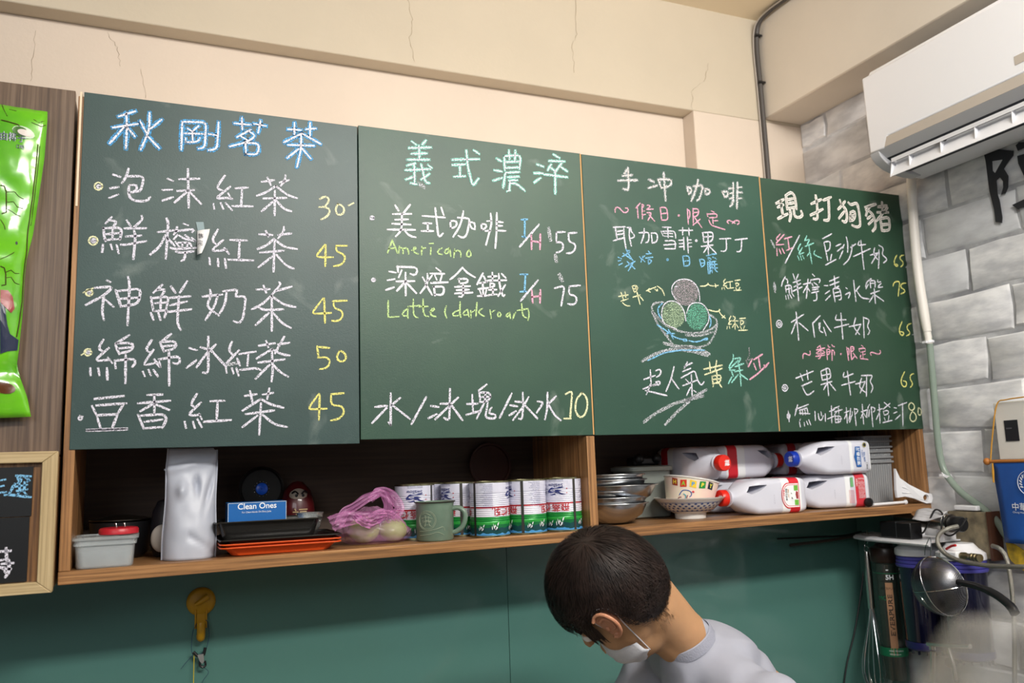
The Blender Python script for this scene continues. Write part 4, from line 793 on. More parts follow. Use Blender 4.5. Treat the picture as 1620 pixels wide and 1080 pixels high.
# grey cooker-like box behind
t = thing('storage_jar', 'grey translucent square jar with pale lid behind the steel bowls', 'jar', (1.295, .225, SH(1.3)))
z = SH(1.3); M_gj = mat('grey_translucent', '8f9690', .35, alpha=.85); bm = B(); rings(bm, [rrect(1.295, .225, a, b_, .015, z+h) for a, b_, h in ((.05, .045, 0), (.055, .05, .004), (.058, .053, .115))]); obj('body', bm, M_gj, t)
bm = B(); rings(bm, [rrect(1.295, .225, a, b_, .016, z+h) for a, b_, h in ((.06, .055, .1155), (.063, .058, .117), (.063, .058, .126), (.055, .05, .129))]); obj('lid', bm, mat('grey_lid', '9ba19a', .5), t)
bm = B(); box(bm, 1.262, 1.335, .2, .245, z+.1295, z+.152); obj('handle', bm, M_blackp, t, bevel=.006, label='black lid handle')
for dx in (-.024, .028):
    bm = B(); ball(bm, (1.2985+dx, .2, z+.147), .013); obj('knob', bm, M_blackp, t)

# porcelain bowl and paper bowl
M_por = mat('white_porcelain', 'dcd9d4', .18, coat=.4); M_cob = mat('cobalt_print', '34508f', .4)
c = V(1.350, .1, SH(1.35)); x, y, z = c
t = thing('porcelain_bowl', 'white porcelain bowl with blue diamond lattice, standing on its foot', 'bowl', c)
bm = B(); prof = [(.0005, .003), (.033, .003), (.034, 0), (.037, 0), (.038, .012), (.042, .014), (.056, .020), (.070, .032), (.0765, .040), (.0815, .045), (.0865, .049), (.087, .0505), (.0845, .0505), (.079, .046), (.073, .040), (.055, .024), (.03, .017), (.0005, .016)]
lathe(bm, prof, c, 64); obj('body', bm, M_por, t)
bm = B()
def onb(a, h):   # outer surface
    pr = prof[4:11]
    for (r1, h1), (r2, h2) in zip(pr, pr[1:]):
        if h1 <= h <= h2: r = r1+(r2-r1)*(h-h1)/(h2-h1); break
    else: r = .0765
    return V(x+(r+.0005)*math.cos(a), y+(r+.0005)*math.sin(a), z+h-.0002)
for row, (h, n) in enumerate(((.0205, 30), (.0265, 30), (.0315, 30), (.0365, 30))):
    for k in range(n):
        a = 2*PI*(k+.5*(row % 2))/n; da = .062; dh = (.0016, .0022, .0022, .002)[row]
        vs = [bm.verts.new(onb(a+p*da, h+q*dh)) for p, q in ((-1, 0), (0, -1), (1, 0), (0, 1))]; bm.faces.new(vs)
for h in (.0187, .0395):
    for k in range(64):
        a = 2*PI*k/64; vs = [bm.verts.new(onb(a+p*PI/64, h+q*.0005)) for p, q in ((-1, -1), (1, -1), (1, 1), (-1, 1))]; bm.faces.new(vs)
obj('lattice_print', bm, M_cob, t, smooth=False, kind='stuff')
t = thing('paper_bowl', 'tilted pink paper bowl printed HAPPY in coloured squares, sitting in the porcelain bowl', 'bowl', c+V(-.002, 0, .019))
T = Matrix.Translation(c+V(-.004, 0, .0245)) @ Matrix.Rotation(math.radians(11), 4, Vector((0, 1, 0)))
def xf(bm):
    bmesh.ops.transform(bm, matrix=T, verts=bm.verts[:]); return bm
M_pap = mat('pink_paper', 'ecc4bd', .5, col2='e8ddc6', vscale=14); h1 = .068; ra, rb = .0535, .066
bm = B(); lathe(bm, [(.0005, .004), (ra-.002, .004), (ra-.001, 0), (ra, 0), (rb, h1), (rb-.001, h1), (ra-.0015, .005), (.0005, .0055)], seg=56); obj('cup', xf(bm), M_pap, t)
bm = B(); tube(bm, [(rb*math.cos(2*PI*k/48), rb*math.sin(2*PI*k/48), h1) for k in range(48)], .0022, 8, close=True); obj('rolled_rim', xf(bm), M_por, t)
def onp(a0):
    def f(u, v, off=.0006):
        r = ra+(rb-ra)*v/h1+off; a = u/r+a0; return V(r*math.cos(a), r*math.sin(a), v)
    return f
face = -PI/2-.42
for i, (L_, bg, fg, dv) in enumerate((('H', '8d2a20', 'e8cf4a', .0), ('A', 'd23a22', '8cc63f', -.002), ('P', 'f0c838', '4aa0d8', -.004), ('P', '1f8a3c', 'f0e04a', -.007), ('Y', '1e2a3a', 'e8e048', -.008))):
    f = onp(face+(-.82+.36*i)); cu = 0; bm = B(); v0 = .043+.003*(i == 0)+.001*i; hw = .0080; tw = .0009*(1-i % 2*2)
    q = [(-hw, v0+tw), (hw, v0-tw), (hw-.0006, v0+.0165-tw), (-hw-.0002, v0+.0165+tw)]
    N_ = 4; lo = [bm.verts.new(f(q[0][0]+(q[1][0]-q[0][0])*k/N_, q[0][1]+(q[1][1]-q[0][1])*k/N_)) for k in range(N_+1)]; hi = [bm.verts.new(f(q[3][0]+(q[2][0]-q[3][0])*k/N_, q[3][1]+(q[2][1]-q[3][1])*k/N_)) for k in range(N_+1)]
    for k in range(N_): bm.faces.new((lo[k], lo[k+1], hi[k+1], hi[k]))
    obj('letter_square', xf(bm), mat('sq_'+bg, bg, .5), t, smooth=False)
    bm = B(); write(bm, L_, lambda u, v, f=f: f(u, v+v0+.0035, .0011), size=.0135, bold=.03, centre=True); obj('lettering', xf(bm), mat('lt_'+fg, fg, .5), t, smooth=False)
for col, arcs in (('2a56a8', [[(-.036, .024), (-.028, .036), (-.012, .036), (-.007, .028), (-.011, .022)]]), ('2f9fb0', [[(-.030, .012), (-.022, .016), (-.020, .024), (-.026, .028)]]), ('7a2448', [[(-.016, .008), (-.017, .018), (-.016, .026)], [(-.04, .01), (-.036, .018), (-.030, .02)]]), ('d2283c', [[(-.006, .034), (-.004, .036), (-.002, .034)]]), ('2f7a3a', [[(.026, .010), (.030, .018), (.028, .022)], [(.024, .012), (.034, .011)], [(.027, .016), (.033, .016)]])):
    bm = B(); f = onp(face)
    for a_ in arcs: tube(bm, [f(p.x, p.y) for p in cat([V(p, q, 0) for p, q in a_], 5)], .0011 if col != 'd2283c' else .002, 5)
    obj('printed_swirl', xf(bm), mat('sw_'+col, col, .5), t, label='coloured party print on the paper')

# milk jugs ---------------------------------------------------------------
M_jug = mat('milky_hdpe', 'dfe0ec', .32, sub=0, trans=.12, var=.03, vscale=20); M_jl = mat('label_white', 'eef0f2', .45); M_jr = mat('label_red', 'cf2230', .45)
M_cr = mat('cap_red', 'd8281c', .3); M_cb = mat('cap_blue', '1638a8', .3)
JH, JD, JL = .0425, .047, .212       # half height, half depth, body length; axis along -x towards the cap
def jugsec(s):
    # s along body from base (0) to neck (JL)
    pr = [(0, .80), (.006, .93), (.018, .99), (.13, 1.0), (.150, .97), (.170, .86), (.185, .70), (.198, .50), (.206, .36), (.212, .34)]
    for (a, b_), (c_, d) in zip(pr, pr[1:]):
        if a <= s <= c_: return b_+(d-b_)*(s-a)/(c_-a)
    return .34
def jug_proto(capm, label):
    t = thing('milk_jug', 'x', 'jug', (0, 0, 0), 'empty milk jugs lying on the shelf')
    bm = B(); R = []
    for s in [0, .003, .006, .012, .018, .05, .09, .13, .14, .15, .16, .17, .178, .185, .192, .198, .203, .206, .212, .222]:
        k = jugsec(min(s, .212)); up = 0
        hz, hy = JH*k, JD*k
        if s > .15: hy = JD*(k*.96)
        r = min(hz, hy)*(.32 if s < .15 else .32+.67*min(1, (s-.15)/.05))
        R.append([V(-s, p.x, p.y) for p in rrect(0, 0, hy, hz, r, 0)])
    rings(bm, R)
    hole = B()                            # hand hole near the cap on the upper side
    pts = [(-.178, .012), (-.166, .0065), (-.140, .018), (-.124, .028), (-.150, .0285), (-.170, .026)]
    prism(hole, [V(a, -.08, b_) for a, b_ in pts], (0, .16, 0))
    me = boolean(bm, hole); bm = B(); bm.from_mesh(me); bpy.data.meshes.remove(me)
    obj('body', bm, M_jug, t, world=False, bevel=.0)
    bm = B(); R = []
    for s, r in ((.216, .0185), (.2165, .0195), (.232, .0195), (.2345, .018), (.2348, .001)):
        R.append([V(-s, (r+(.0005 if (k % 2 and s < .233) else 0))*math.cos(2*PI*k/48), (r+(.0005 if k % 2 and s < .233 else 0))*math.sin(2*PI*k/48)) for k in range(48)])
    rings(bm, R); obj('cap', bm, capm, t, world=False)
    bm = B(); R = [[V(-s, r*math.cos(2*PI*k/32), r*math.sin(2*PI*k/32)) for k in range(32)] for s, r in ((.208, .0165), (.2095, .0215), (.2115, .0215), (.213, .0165))]; rings(bm, R); obj('neck_ring', bm, M_jug, t, world=False)
    bm = B(); f = lambda u, v: V(-.2352, -v, u)
    write(bm, '鮮', f, size=.016, bold=.01, centre=True); obj('cap_print', bm, M_whitep, t, world=False, smooth=False)
    # label band wrapping the body
    def band(s0, s1, m, off, nm, lab=None, idx=None):
        bm = B(); R = []
        for s in (s0, s1):
            k = jugsec(s); R.append([V(-s, p.x, p.y) for p in rrect(0, 0, JD*k+off, JH*k+off, min(JD, JH)*k*.32, 0)])
        a = [bm.verts.new(p) for p in R[0]]; b_ = [bm.verts.new(p) for p in R[1]]; n = len(a)
        for j in range(n): bm.faces.new((a[j], a[(j+1) % n], b_[(j+1) % n], b_[j]))
        return obj(nm, bm, m, t, world=False, label=lab)
    Yf = -JD-.0012
    def patch(poly, m, nm, d=0, lab=None, kind=None):
        bm = B(); prism(bm, [V(-a, Yf-d, b_) for a, b_ in poly], (0, .0003, 0)); obj(nm, bm, m, t, world=False, smooth=False, label=lab, kind=kind)
    def txt(s, s0, h, size, m, d=.0006, nm='lettering', width=None, bold=0):
        bm = B(); write(bm, s, lambda u, v: V(-(s0+v), Yf-d, h-u), size=size, width=width, bold=bold); obj(nm, bm, m, t, world=False, smooth=False)
    if label == 'red':
        band(.022, .082, M_jl, .0004, 'label_band'); band(.028, .058, M_jr, .0007, 'label_stripe', 'red stripe of the label')
        arch = lambda r, h: [(.030, -h), (.030, h)]+[(.064+r*math.sin(a), h*math.cos(a)) for a in [PI*k/14 for k in range(15)]]
        patch(arch(.020, .031), M_jr, 'emblem', .0003); patch([(a+.0012 if a < .04 else a-.0012, b_*.94) for a, b_ in arch(.0195, .0305)], M_jl, 'emblem', .0006); patch([(a+.0022 if a < .04 else a-.0022, b_*.87) for a, b_ in arch(.0185, .030)], M_jr, 'emblem', .0009); patch([(a+.0030 if a < .04 else a-.0030, b_*.83) for a, b_ in arch(.0182, .030)], M_jl, 'emblem', .0012)
        M_g = mat('label_green', '6db33f', .5); patch([(.034, .011), (.034, .024), (.046, .024), (.046, .011)], M_g, 'emblem', .0016); patch([(.034, -.024), (.034, -.011), (.046, -.011), (.046, -.024)], M_g, 'emblem', .0016)
        patch([(.034, -.009), (.034, .008), (.040, .010), (.042, .002), (.040, -.009)], mat('barn_red', '9c3a3a', .6), 'emblem', .0016)
        patch([(.046, -.008), (.049, -.012), (.058, -.010), (.060, .004), (.054, .010), (.048, .006)], mat('cow_white', 'f4f4f4', .6), 'emblem', .0019); patch([(.051, -.009), (.056, -.008), (.055, -.003)], M_pbk, 'emblem', .0023); patch([(.053, .003), (.057, .004), (.056, .007)], M_pbk, 'emblem', .0023)
        txt('鮮乳坊牧場', .068, .017, .0058, M_pbk, .0016, bold=.01); txt('濃醇 100%', .0625, .016, .0048, mat('label_orange', 'c98a1e', .5), .0016); txt('♥ 鮮乳', .0755, .014, .0045, M_jr, .0016)
    elif label == 'back':
        band(.010, .075, M_jl, .0004, 'label_band'); band(.018, .046, mat('label_red2', 'c8323f', .5), .0007, 'label_stripe', 'red stripe with small print')
        txt('營養標示', .040, .030, .005, M_whitep, .0009); 
        for k in range(6): txt('每一份量 240毫升 熱量 蛋白質 脂肪'[: 18-(k % 3)*2], .036-.003*k, .032, .0024, M_whitep, .0009, width=.052)
        for k in range(5): txt('成分生乳 有效日期 保存期限', .064-.0032*k, .002, .0026, M_jr, .0009, width=.034)
        patch([(.052, .010), (.052, .034), (.060, .034), (.060, .010)], mat('leaf_green', '6fae72', .6), 'emblem', .0006)
    elif label == 'blue':
        band(.006, .078, M_jl, .0004, 'label_band')
        patch([(.042, -.026), (.042, .026), (.058, .026), (.060, .012), (.064, .0), (.060, -.014), (.058, -.026)], mat('label_blue', '1f5fa8', .5), 'emblem', .0004)
        txt('乳香世家', .046, .024, .012, M_whitep, .0009, bold=.015, width=.046); txt('全脂鮮乳', .034, .018, .005, M_blue, .0006); txt('高鈣 鮮奶', .027, .012, .006, M_blue, .0006, bold=.01); txt('1.857L', .020, -.016, .007, M_pbk, .0006, bold=.01)
        bm = B(); lathe(bm, [(.0001, 0), (.0062, 0), (.0062, .0003)], (-.026, Yf-.0004, .030), 20, axis=(0, 1, 0)); obj('emblem', bm, mat('seal_gold', 'a39a56', .5), t, world=False); bm = B(); lathe(bm, [(.0001, 0), (.0042, 0), (.0042, .0003)], (-.026, Yf-.0008, .030), 20, axis=(0, 1, 0)); obj('emblem', bm, M_pbk, t, world=False)
    # embossed date
    for k in range(4): txt('20 12', .106+.0, .004-.006*k, .0035, mat('faint_ink', '9a9aa8', .8), .0008, width=.004)
    return t
z = SH(1.55)+JH+.0005
jr = jug_proto(M_cr, 'red'); jr.location = (1.648, .068, z); jr['label'] = 'milk jug lying in front with red cap, red label and arched cow emblem'
jb = jug_proto(M_cr, 'back'); jb.location = (1.872, .073, SH(1.8)+JH+.0005); jb.rotation_euler = (0, 0, -.19); jb['label'] = 'milk jug lying under the blue-capped one, its red small-print label showing'
jc = jug_proto(M_cb, 'blue'); jc.location = (1.872, .068, SH(1.8)+3*JH+.0015); jc['label'] = 'milk jug with a blue cap lying on top of the others at the right'
o = dup(jr, (1.625, .215, SH(1.5)+JH+.0005), 'milk jug lying in the dark behind the red-labelled jug, lower row')
o = dup(jr, (1.425, .285, SH(1.4)+3*JH+.0015), 'milk jug pointing its red cap forward, above the paper bowl'); o.rotation_euler = (0, .0, PI/2)
o = dup(jr, (1.476, .19, SH(1.5)+3*JH+.0015), 'milk jug in the shaded upper row with its red cap pointing right'); o.rotation_euler = (0, 0, PI)
o = dup(jb, (1.90, .232, SH(1.8)+JH+.0005), 'milk jug in the dark back row behind the red small-print label'); o.rotation_euler = (0, 0, 0)
o = dup(jb, (1.722, .236, SH(1.8)+3*JH+.0015), 'milk jug in the back, its pale base showing behind the blue-capped jug'); o.rotation_euler = (0, 0, PI)

# ribbed grey containers at the right end
M_rib = mat('grey_ribbed_plastic', '85878a', .55)
for i in range(3):
    x, y, z = 1.955, .13, SH(1.95)+.028*i; t = thing('ribbed_pot', ('lowest of three nested grey ribbed square pots at the right end of the shelf', 'middle one of the nested grey ribbed square pots', 'topmost nested grey ribbed square pot, just under the chalkboard')[i], 'pot', (x, y, z), 'nested grey ribbed pots')
    bm = B(); R = []
    for a, h in ((.040, 0), (.044, .004), (.0475, .12)):
        q = []
        for (sx, sy, dx, dy) in ((-1, -1, 1, 0), (1, -1, 0, 1), (1, 1, -1, 0), (-1, 1, 0, -1)):
            for k in range(24):
                o_ = .0012*(k % 2); p = V(sx*a+dx*2*a*k/24, sy*a+dy*2*a*k/24, 0); nn = V(dy, -dx, 0); q.append(V(x, y, z+h)+p-nn*-o_)
        R.append(q)
    rings(bm, R, cap=False); obj('wall', bm, M_rib, t, smooth=False)
    for hh in (.108, .1205):
        bm = B(); rings(bm, [rrect(x, y, .052, .052, .006, z+hh), rrect(x, y, .0535, .0535, .006, z+hh+.001), rrect(x, y, .0535, .0535, .006, z+hh+.005), rrect(x, y, .052, .052, .006, z+hh+.006)], cap=False); rings(bm, [rrect(x, y, .052, .052, .006, z+hh+.006), rrect(x, y, .047, .047, .006, z+hh+.006)], cap=False); obj('rim', bm, M_rib, t)
# white scraper and white rod
M_wp = mat('white_plastic', 'e6e6ea', .35)
t = thing('scraper', 'white plastic dish scraper with a triangular blade and a hole in its handle', 'scraper', (1.95, .008, SH(1.95)))
W_ = lambda pts, Y: [P(a, b_, Y=Y-max(0, a-1438)*.00042) for a, b_ in pts]
Ys = .006
hl = B(); prism(hl, W_([(1471+5*math.cos(2*PI*k/14), 787+5*math.sin(2*PI*k/14)) for k in range(14)], Ys-.01), (0, .03, 0))
bm = B(); prism(bm, W_([(1417, 741), (1424, 756), (1434, 764), (1464, 779), (1474, 781), (1476, 788), (1474, 795), (1466, 796), (1446, 788), (1432, 785), (1420, 787), (1418, 775)], Ys), (0, .007, 0))
obj('blade', boolean(bm, hl), M_wp, t, smooth=False)
bm = B(); tube(bm, [p+V(0, -.001, 0) for p in W_([(1427, 770), (1440, 775), (1458, 784), (1440, 780), (1427, 779)], Ys)], .0012, 6); obj('raised_edge', bm, M_wp, t)
t = thing('plastic_rod', 'thin white plastic rod lying on the shelf edge before the grey pots', 'rod', (1.9, .012, SH(1.9)))
z = SH(1.9)+.0055; bm = B(); tube(bm, [(1.845, .008, z), (1.9, .009, z+.0005), (1.958, .0105, z+.001)], .0035, 8); obj('rod', bm, M_wp, t)
bm = B(); lathe(bm, [(.0045, 0), (.006, .001), (.006, .004), (.0045, .005)], (1.958, .0105, z+.001), 12, axis=(1, 0, 0), cap=True); obj('end_cap', bm, M_wp, t)
bm = B(); lathe(bm, [(.005, 0), (.0115, .002), (.0115, .008), (.005, .010)], (1.836, .017, z+.006), 16, axis=(1, .2, 0), cap=True); obj('wheel', bm, M_blackp, t, label='small black wheel at the rod end')

# ================================================================== air conditioner
M_ac = mat('ac_white', 'e8e9ee', .35); M_acg = mat('ac_beige_strip', 'b9b0a6', .4); M_acs = mat('ac_silver', 'c3c4c8', .3); M_acd = mat('ac_dark_slot', '20242c', .6)
t = thing('air_conditioner', 'white wall-mounted air conditioner with its louvre open, above the white brick wall', 'air conditioner', (1.95, -.5, .66))
def ext(prof, y0, y1, bm=None):
    bm = bm or B(); prism(bm, [V(a, y1, b_) for a, b_ in prof], (0, y0-y1, 0)); return bm
Y1, Y0 = -.082, -.93
obj('housing', ext([(WR-.012, .945), (1.88, .945), (1.872, .93), (1.866, .74), (1.866, .716), (1.89, .704), (1.935, .700), (1.965, .672), (2.0, .664), (WR-.012, .664)], Y0, Y1-.004), M_ac, t, bevel=.003)
bm = B(); prism(bm, [V(1.854, y, z) for y, z in ((Y1, .925), (Y1-.003, .7145), (Y1-.052, .7125), (Y1-.064, .742), (Y0, .742), (Y0, .925))], (.010, 0, 0))
obj('front_panel', bm, M_ac, t, bevel=.004)
obj('trim_strip', ext([(1.8545, .7405), (1.8545, .716), (1.866, .716), (1.866, .7405)], Y0, Y1-.006), M_acg, t)
obj('chin', ext([(1.8545, .7155), (1.8560, .7135), (1.882, .697), (1.89, .7035), (1.866, .7155)], Y0, Y1-.006), M_acs, t)
obj('outlet', ext([(1.883, .6965), (1.945, .668), (1.966, .672), (1.935, .7), (1.89, .7035)], Y0, Y1-.03), M_acd, t, label='dark air outlet slot')
bm = B(); R = []
pe = [(1.856, .714), (1.862, .700), (1.875, .688), (1.895, .676), (1.925, .667), (1.965, .662), (2.0, .662), (2.0, .672), (1.966, .674), (1.935, .70), (1.89, .7045), (1.866, .7160)]
obj('end_cheek', ext(pe, Y1-.03, Y1), M_acs, t, bevel=.002, label='curved silver cheek at the end of the outlet')
# open louvre blade with fins
bm = B(); a, b_ = V(1.884, 0, .690), V(1.884, 0, .645)
prism(bm, [V(1.902, Y1-.045, .688), V(1.904, Y1-.045, .691), V(1.876, Y1-.045, .641), V(1.873, Y1-.045, .641)], (0, Y0-Y1+.045, 0)); obj('louvre', bm, M_ac, t, smooth=False)
bm = B(); prism(bm, [V(1.886, Y1-.043, .689), V(1.905, Y1-.043, .690), V(1.874, Y1-.043, .640)], (0, .002, 0)); obj('louvre_end', bm, M_ac, t, smooth=False)
bm = B(); prism(bm, [V(1.880, Y1-.045, .690), V(1.880, Y1-.045, .680), V(1.8815, Y1-.045, .680), V(1.8815, Y1-.045, .690)], (0, Y0-Y1+.045, 0)); obj('deflector', bm, M_ac, t)
for k in range(9):
    y = Y1-.10-k*.093; bm = B(); prism(bm, [V(1.8815, y, .684), V(1.897, y, .682), V(1.879, y, .652)], (0, .002, 0)); obj('fin', bm, M_ac, t, smooth=False)
for y in (Y1-.19, Y1-.56):
    bm = B(); box(bm, 1.884, 1.9, y-.006, y+.006, .684, .699); obj('hinge', bm, M_acd, t, bevel=.002)
bm = B(); box(bm, 1.8532, 1.854, -.50, -.55, .765, .785); obj('badge', bm, M_acg, t)

# drain pipe (white sleeve, clamps, greenish clear hose)
t = thing('drain_hose', 'white drain pipe leading into a clear greenish hose, hanging down the white brick wall', 'hose', P(1440, 290, X=2.02))
W2 = lambda pts, X: [P(a, b_, X=X) for a, b_ in pts]
bm = B(); tube(bm, cat(W2([(1441, 268), (1444, 330), (1451, 420), (1461, 490), (1467, 525)], 2.018), 6), [.0125]*19+[.0125, .0122, .0118, .0115, .011, .0105], 14); obj('white_sleeve', bm, mat('pvc_white', 'e2ddd6', .4), t)
bm = B(); tube(bm, cat(W2([(1466, 522), (1468, 532), (1470, 544)], 2.018), 3), .0095, 12); obj('white_sleeve', bm, MATS['pvc_white'], t)
bm = B(); tube(bm, cat(W2([(1470, 535), (1474, 580), (1479, 640), (1483, 690), (1488, 725), (1497, 750), (1520, 778), (1550, 800), (1575, 822), (1590, 845), (1602, 858)], 2.02), 6), .0085, 14); obj('clear_hose', bm, mat('green_hose', '8f9f93', .25, alpha=.8), t)
for (px, py, d) in ((1470, 541, (0, .1, 1)), (1497, 751, (0, .6, -1))):
    c = P(px, py, X=2.019); bm = B(); lathe(bm, [(.0092, -.003), (.0125, -.003), (.0125, .003), (.0092, .003)], c, 20, axis=d); box(bm, c.x-.016, c.x-.010, c.y-.004, c.y+.008, c.z-.003, c.z+.003); obj('hose_clamp', bm, M_wp, t)

# cable bundle in the corner with two ties
t = thing('cable_bundle', 'thick grey-black cable bundle running down the plaster corner beside the ceiling', 'cable', P(1195, 35, Y=.345))
M_cab = mat('grey_cable', '4a4644', .5)
pts = [V(1.888, .10, 1.318), V(1.886, .20, 1.320), V(1.884, .27, 1.319), V(1.8835, .318, 1.308), V(1.884, .338, 1.28), V(1.884, .345, 1.22), V(1.886, .345, 1.1), V(1.887, .345, 1.0), V(1.888, .345, .85), V(1.888, .345, .60)]
bm = B(); tube(bm, cat(pts, 6), .0078, 10); obj('cable', bm, M_cab, t)
bm = B(); tube(bm, cat([p+V(-.011, .003, -.004) for p in pts], 6), .0022, 8); obj('thin_wire', bm, mat('light_wire', 'a8a098', .5), t)
for p in (V(1.8845, .340, 1.265), V(1.887, .345, 1.11)):
    bm = B(); lathe(bm, [(.0078, -.003), (.0098, -.003), (.0098, .003), (.0078, .003)], p, 16); box(bm, p.x-.014, p.x+.011, p.y-.012, p.y-.008, p.z-.003, p.z+.003); obj('cable_tie', bm, M_blackp, t)

# ================================================================== hook, clamp and strings on the splashback
M_hook = mat('mustard_plastic', 'b98a12', .4)
t = thing('suction_hook', 'mustard yellow suction hook on the teal glass under the shelf', 'hook', P(318, 950, Y=.252)); c = P(318, 951, Y=.252)
bm = B(); lathe(bm, [(.027, 0), (.0285, -.002), (.027, -.006), (.022, -.009), (.001, -.010)], c, 36, axis=(0, 1, 0)); obj('disc', bm, M_hook, t)
bm = B(); a = c+V(-.011, -.0115, -.004); b_ = c+V(.013, -.0135, .011)
tube(bm, [a, a.lerp(b_, .5)+V(0, -.002, 0), b_], [.004, .0055, .0062], 10); obj('lever', bm, M_hook, t)
bm = B(); box(bm, c.x-.010, c.x+.010, c.y-.008, c.y-.001, c.z-.052, c.z-.018); obj('arm', bm, M_hook, t, bevel=.002)
for sx in (-1, 1):
    bm = B(); box(bm, c.x+sx*.0105-.0015, c.x+sx*.0105+.0015, c.y-.011, c.y-.001, c.z-.052, c.z-.014); obj('rib', bm, M_hook, t, bevel=.001)
bm = B(); tube(bm, cat([c+V(0, -.006, -.066), c+V(0, -.016, -.069), c+V(0, -.021, -.060), c+V(0, -.021, -.045), c+V(0, -.020, -.040)], 5), .0082, 12); obj('hook_tip', bm, M_hook, t)
M_str = mat('blue_string', '1d3350', .8)
t = thing('string_loop', 'thin dark blue string loop hanging from the yellow hook to the clamp', 'string', c+V(0, -.012, -.06))
bm = B(); tube(bm, cat([P(x_, y_, Y=.237) for x_, y_ in ((311, 986), (305, 1000), (303, 1025), (306, 1036), (318, 1034), (326, 1026), (331, 1005), (329, 985), (325, 980))], 5), .0006, 5); tube(bm, cat([P(x_, y_, Y=.237) for x_, y_ in ((305, 1036), (294, 1048), (286, 1058))], 4), .0005, 5); tube(bm, cat([P(x_, y_, Y=.237) for x_, y_ in ((322, 1055), (330, 1063), (322, 1075), (318, 1084))], 4), .0005, 5); obj('string', bm, M_str, t)
t = thing('hanging_string', 'thin yellow string hanging straight down beside the small clamp', 'string', P(307, 1036, Y=.237)); bm = B(); tube(bm, [P(307, 1036, Y=.237), P(306.5, 1060, Y=.237), P(306, 1090, Y=.237)], .0009, 6); obj('string', bm, mat('yellow_string', 'c9b321', .7), t)
t = thing('spring_clamp', 'small steel spring clamp with black tips hanging under the yellow hook', 'clamp', P(320, 1042, Y=.235))
M_ck = mat('clamp_steel', 'b9b9b6', .35, metal=.8)
Y_ = .232
bm = B(); prism(bm, [P(x_, y_, Y=Y_) for x_, y_ in ((312, 1036), (322, 1034), (323, 1046), (320, 1050), (316, 1046))], (0, .006, 0)); obj('plate', bm, M_ck, t, smooth=False)
for q, nm in (([(313, 1038), (306, 1031)], 'grip'), ([(322, 1036), (325, 1024)], 'grip')):
    bm = B(); tube(bm, [P(x_, y_, Y=Y_+.003) for x_, y_ in q], .0032, 8); obj(nm, bm, M_blackp, t)
bm = B(); tube(bm, cat([P(x_, y_, Y=Y_+.003) for x_, y_ in ((317, 1045), (316, 1051), (320, 1055), (325, 1052), (324, 1045))], 4), .0022, 8); obj('jaw', bm, M_blackp, t)
# black cable and hose near the corner
t = thing('power_cable', 'thin black cable hanging down the teal glass beside the whisk', 'cable', P(1362, 880, Y=.245)); bm = B(); tube(bm, cat([P(x_, y_, Y=.243) for x_, y_ in ((1366, 848), (1366, 900), (1361, 945), (1352, 1000), (1340, 1050), (1333, 1100))], 6), .0022, 7); obj('cable', bm, M_blackp, t)
t = thing('water_hose', 'dark hose running under the shelf into the filter bracket', 'hose', P(1330, 850, Y=.2)); bm = B(); tube(bm, cat([P(x_, y_, Y=.22) for x_, y_ in ((1250, 862), (1300, 856), (1350, 848), (1385, 838), (1402, 832))], 6), .0042, 8); obj('tube', bm, mat('dark_hose', '3c3732', .4), t)
bm = B(); tube(bm, cat([P(x_, y_, Y=.235) for x_, y_ in ((1230, 852), (1290, 849), (1340, 846), (1390, 832))], 6), .0022, 8); obj('thin_tube', bm, M_blackp, t)

# whisk
t = thing('whisk', 'steel balloon whisk hanging from the filter bracket', 'whisk', P(1372, 870, X=1.945)); XW = 1.945
top, bot = P(1371, 872, X=XW), P(1379, 962, X=XW)
bm = B(); tube(bm, [top, top.lerp(bot, .1), top.lerp(bot, .5), bot], [.006, .0085, .0095, .009], 14); obj('handle', bm, M_steel, t)
bm = B(); tube(bm, [top+V(0, .008*math.cos(a), .006+.008*math.sin(a)) for a in [2*PI*k/16 for k in range(16)]], .0014, 6, close=True); obj('hanging_ring', bm, M_chrome, t)
bm = B(); tube(bm, [top+V(0, .006, .012), P(1369, 845, X=XW), P(1372, 838, X=XW)], .001, 6); tube(bm, [top+V(0, -.004, .012), P(1374, 845, X=XW), P(1372, 838, X=XW)], .001, 6); obj('wire_hook', bm, M_chrome, t)
ax = (bot-top).normalized(); e1, e2 = frame_of(ax)
for k in range(8):
    a = PI*k/8+.2; d = e1*math.cos(a)+e2*math.sin(a); LW = .215
    pts = [bot-ax*.01+d*.004]+[bot+ax*(LW*s)+d*r for s, r in ((.12, .009), (.35, .021), (.6, .034), (.8, .037), (.93, .026), (1.0, 0))]; pts += [bot+ax*(LW*s)-d*r for s, r in ((.93, .026), (.8, .037), (.6, .034), (.35, .021), (.12, .009))]+[bot-ax*.01-d*.004]
    bm = B(); tube(bm, cat(pts, 4), .0011, 6); obj('wire', bm, M_chrome, t)

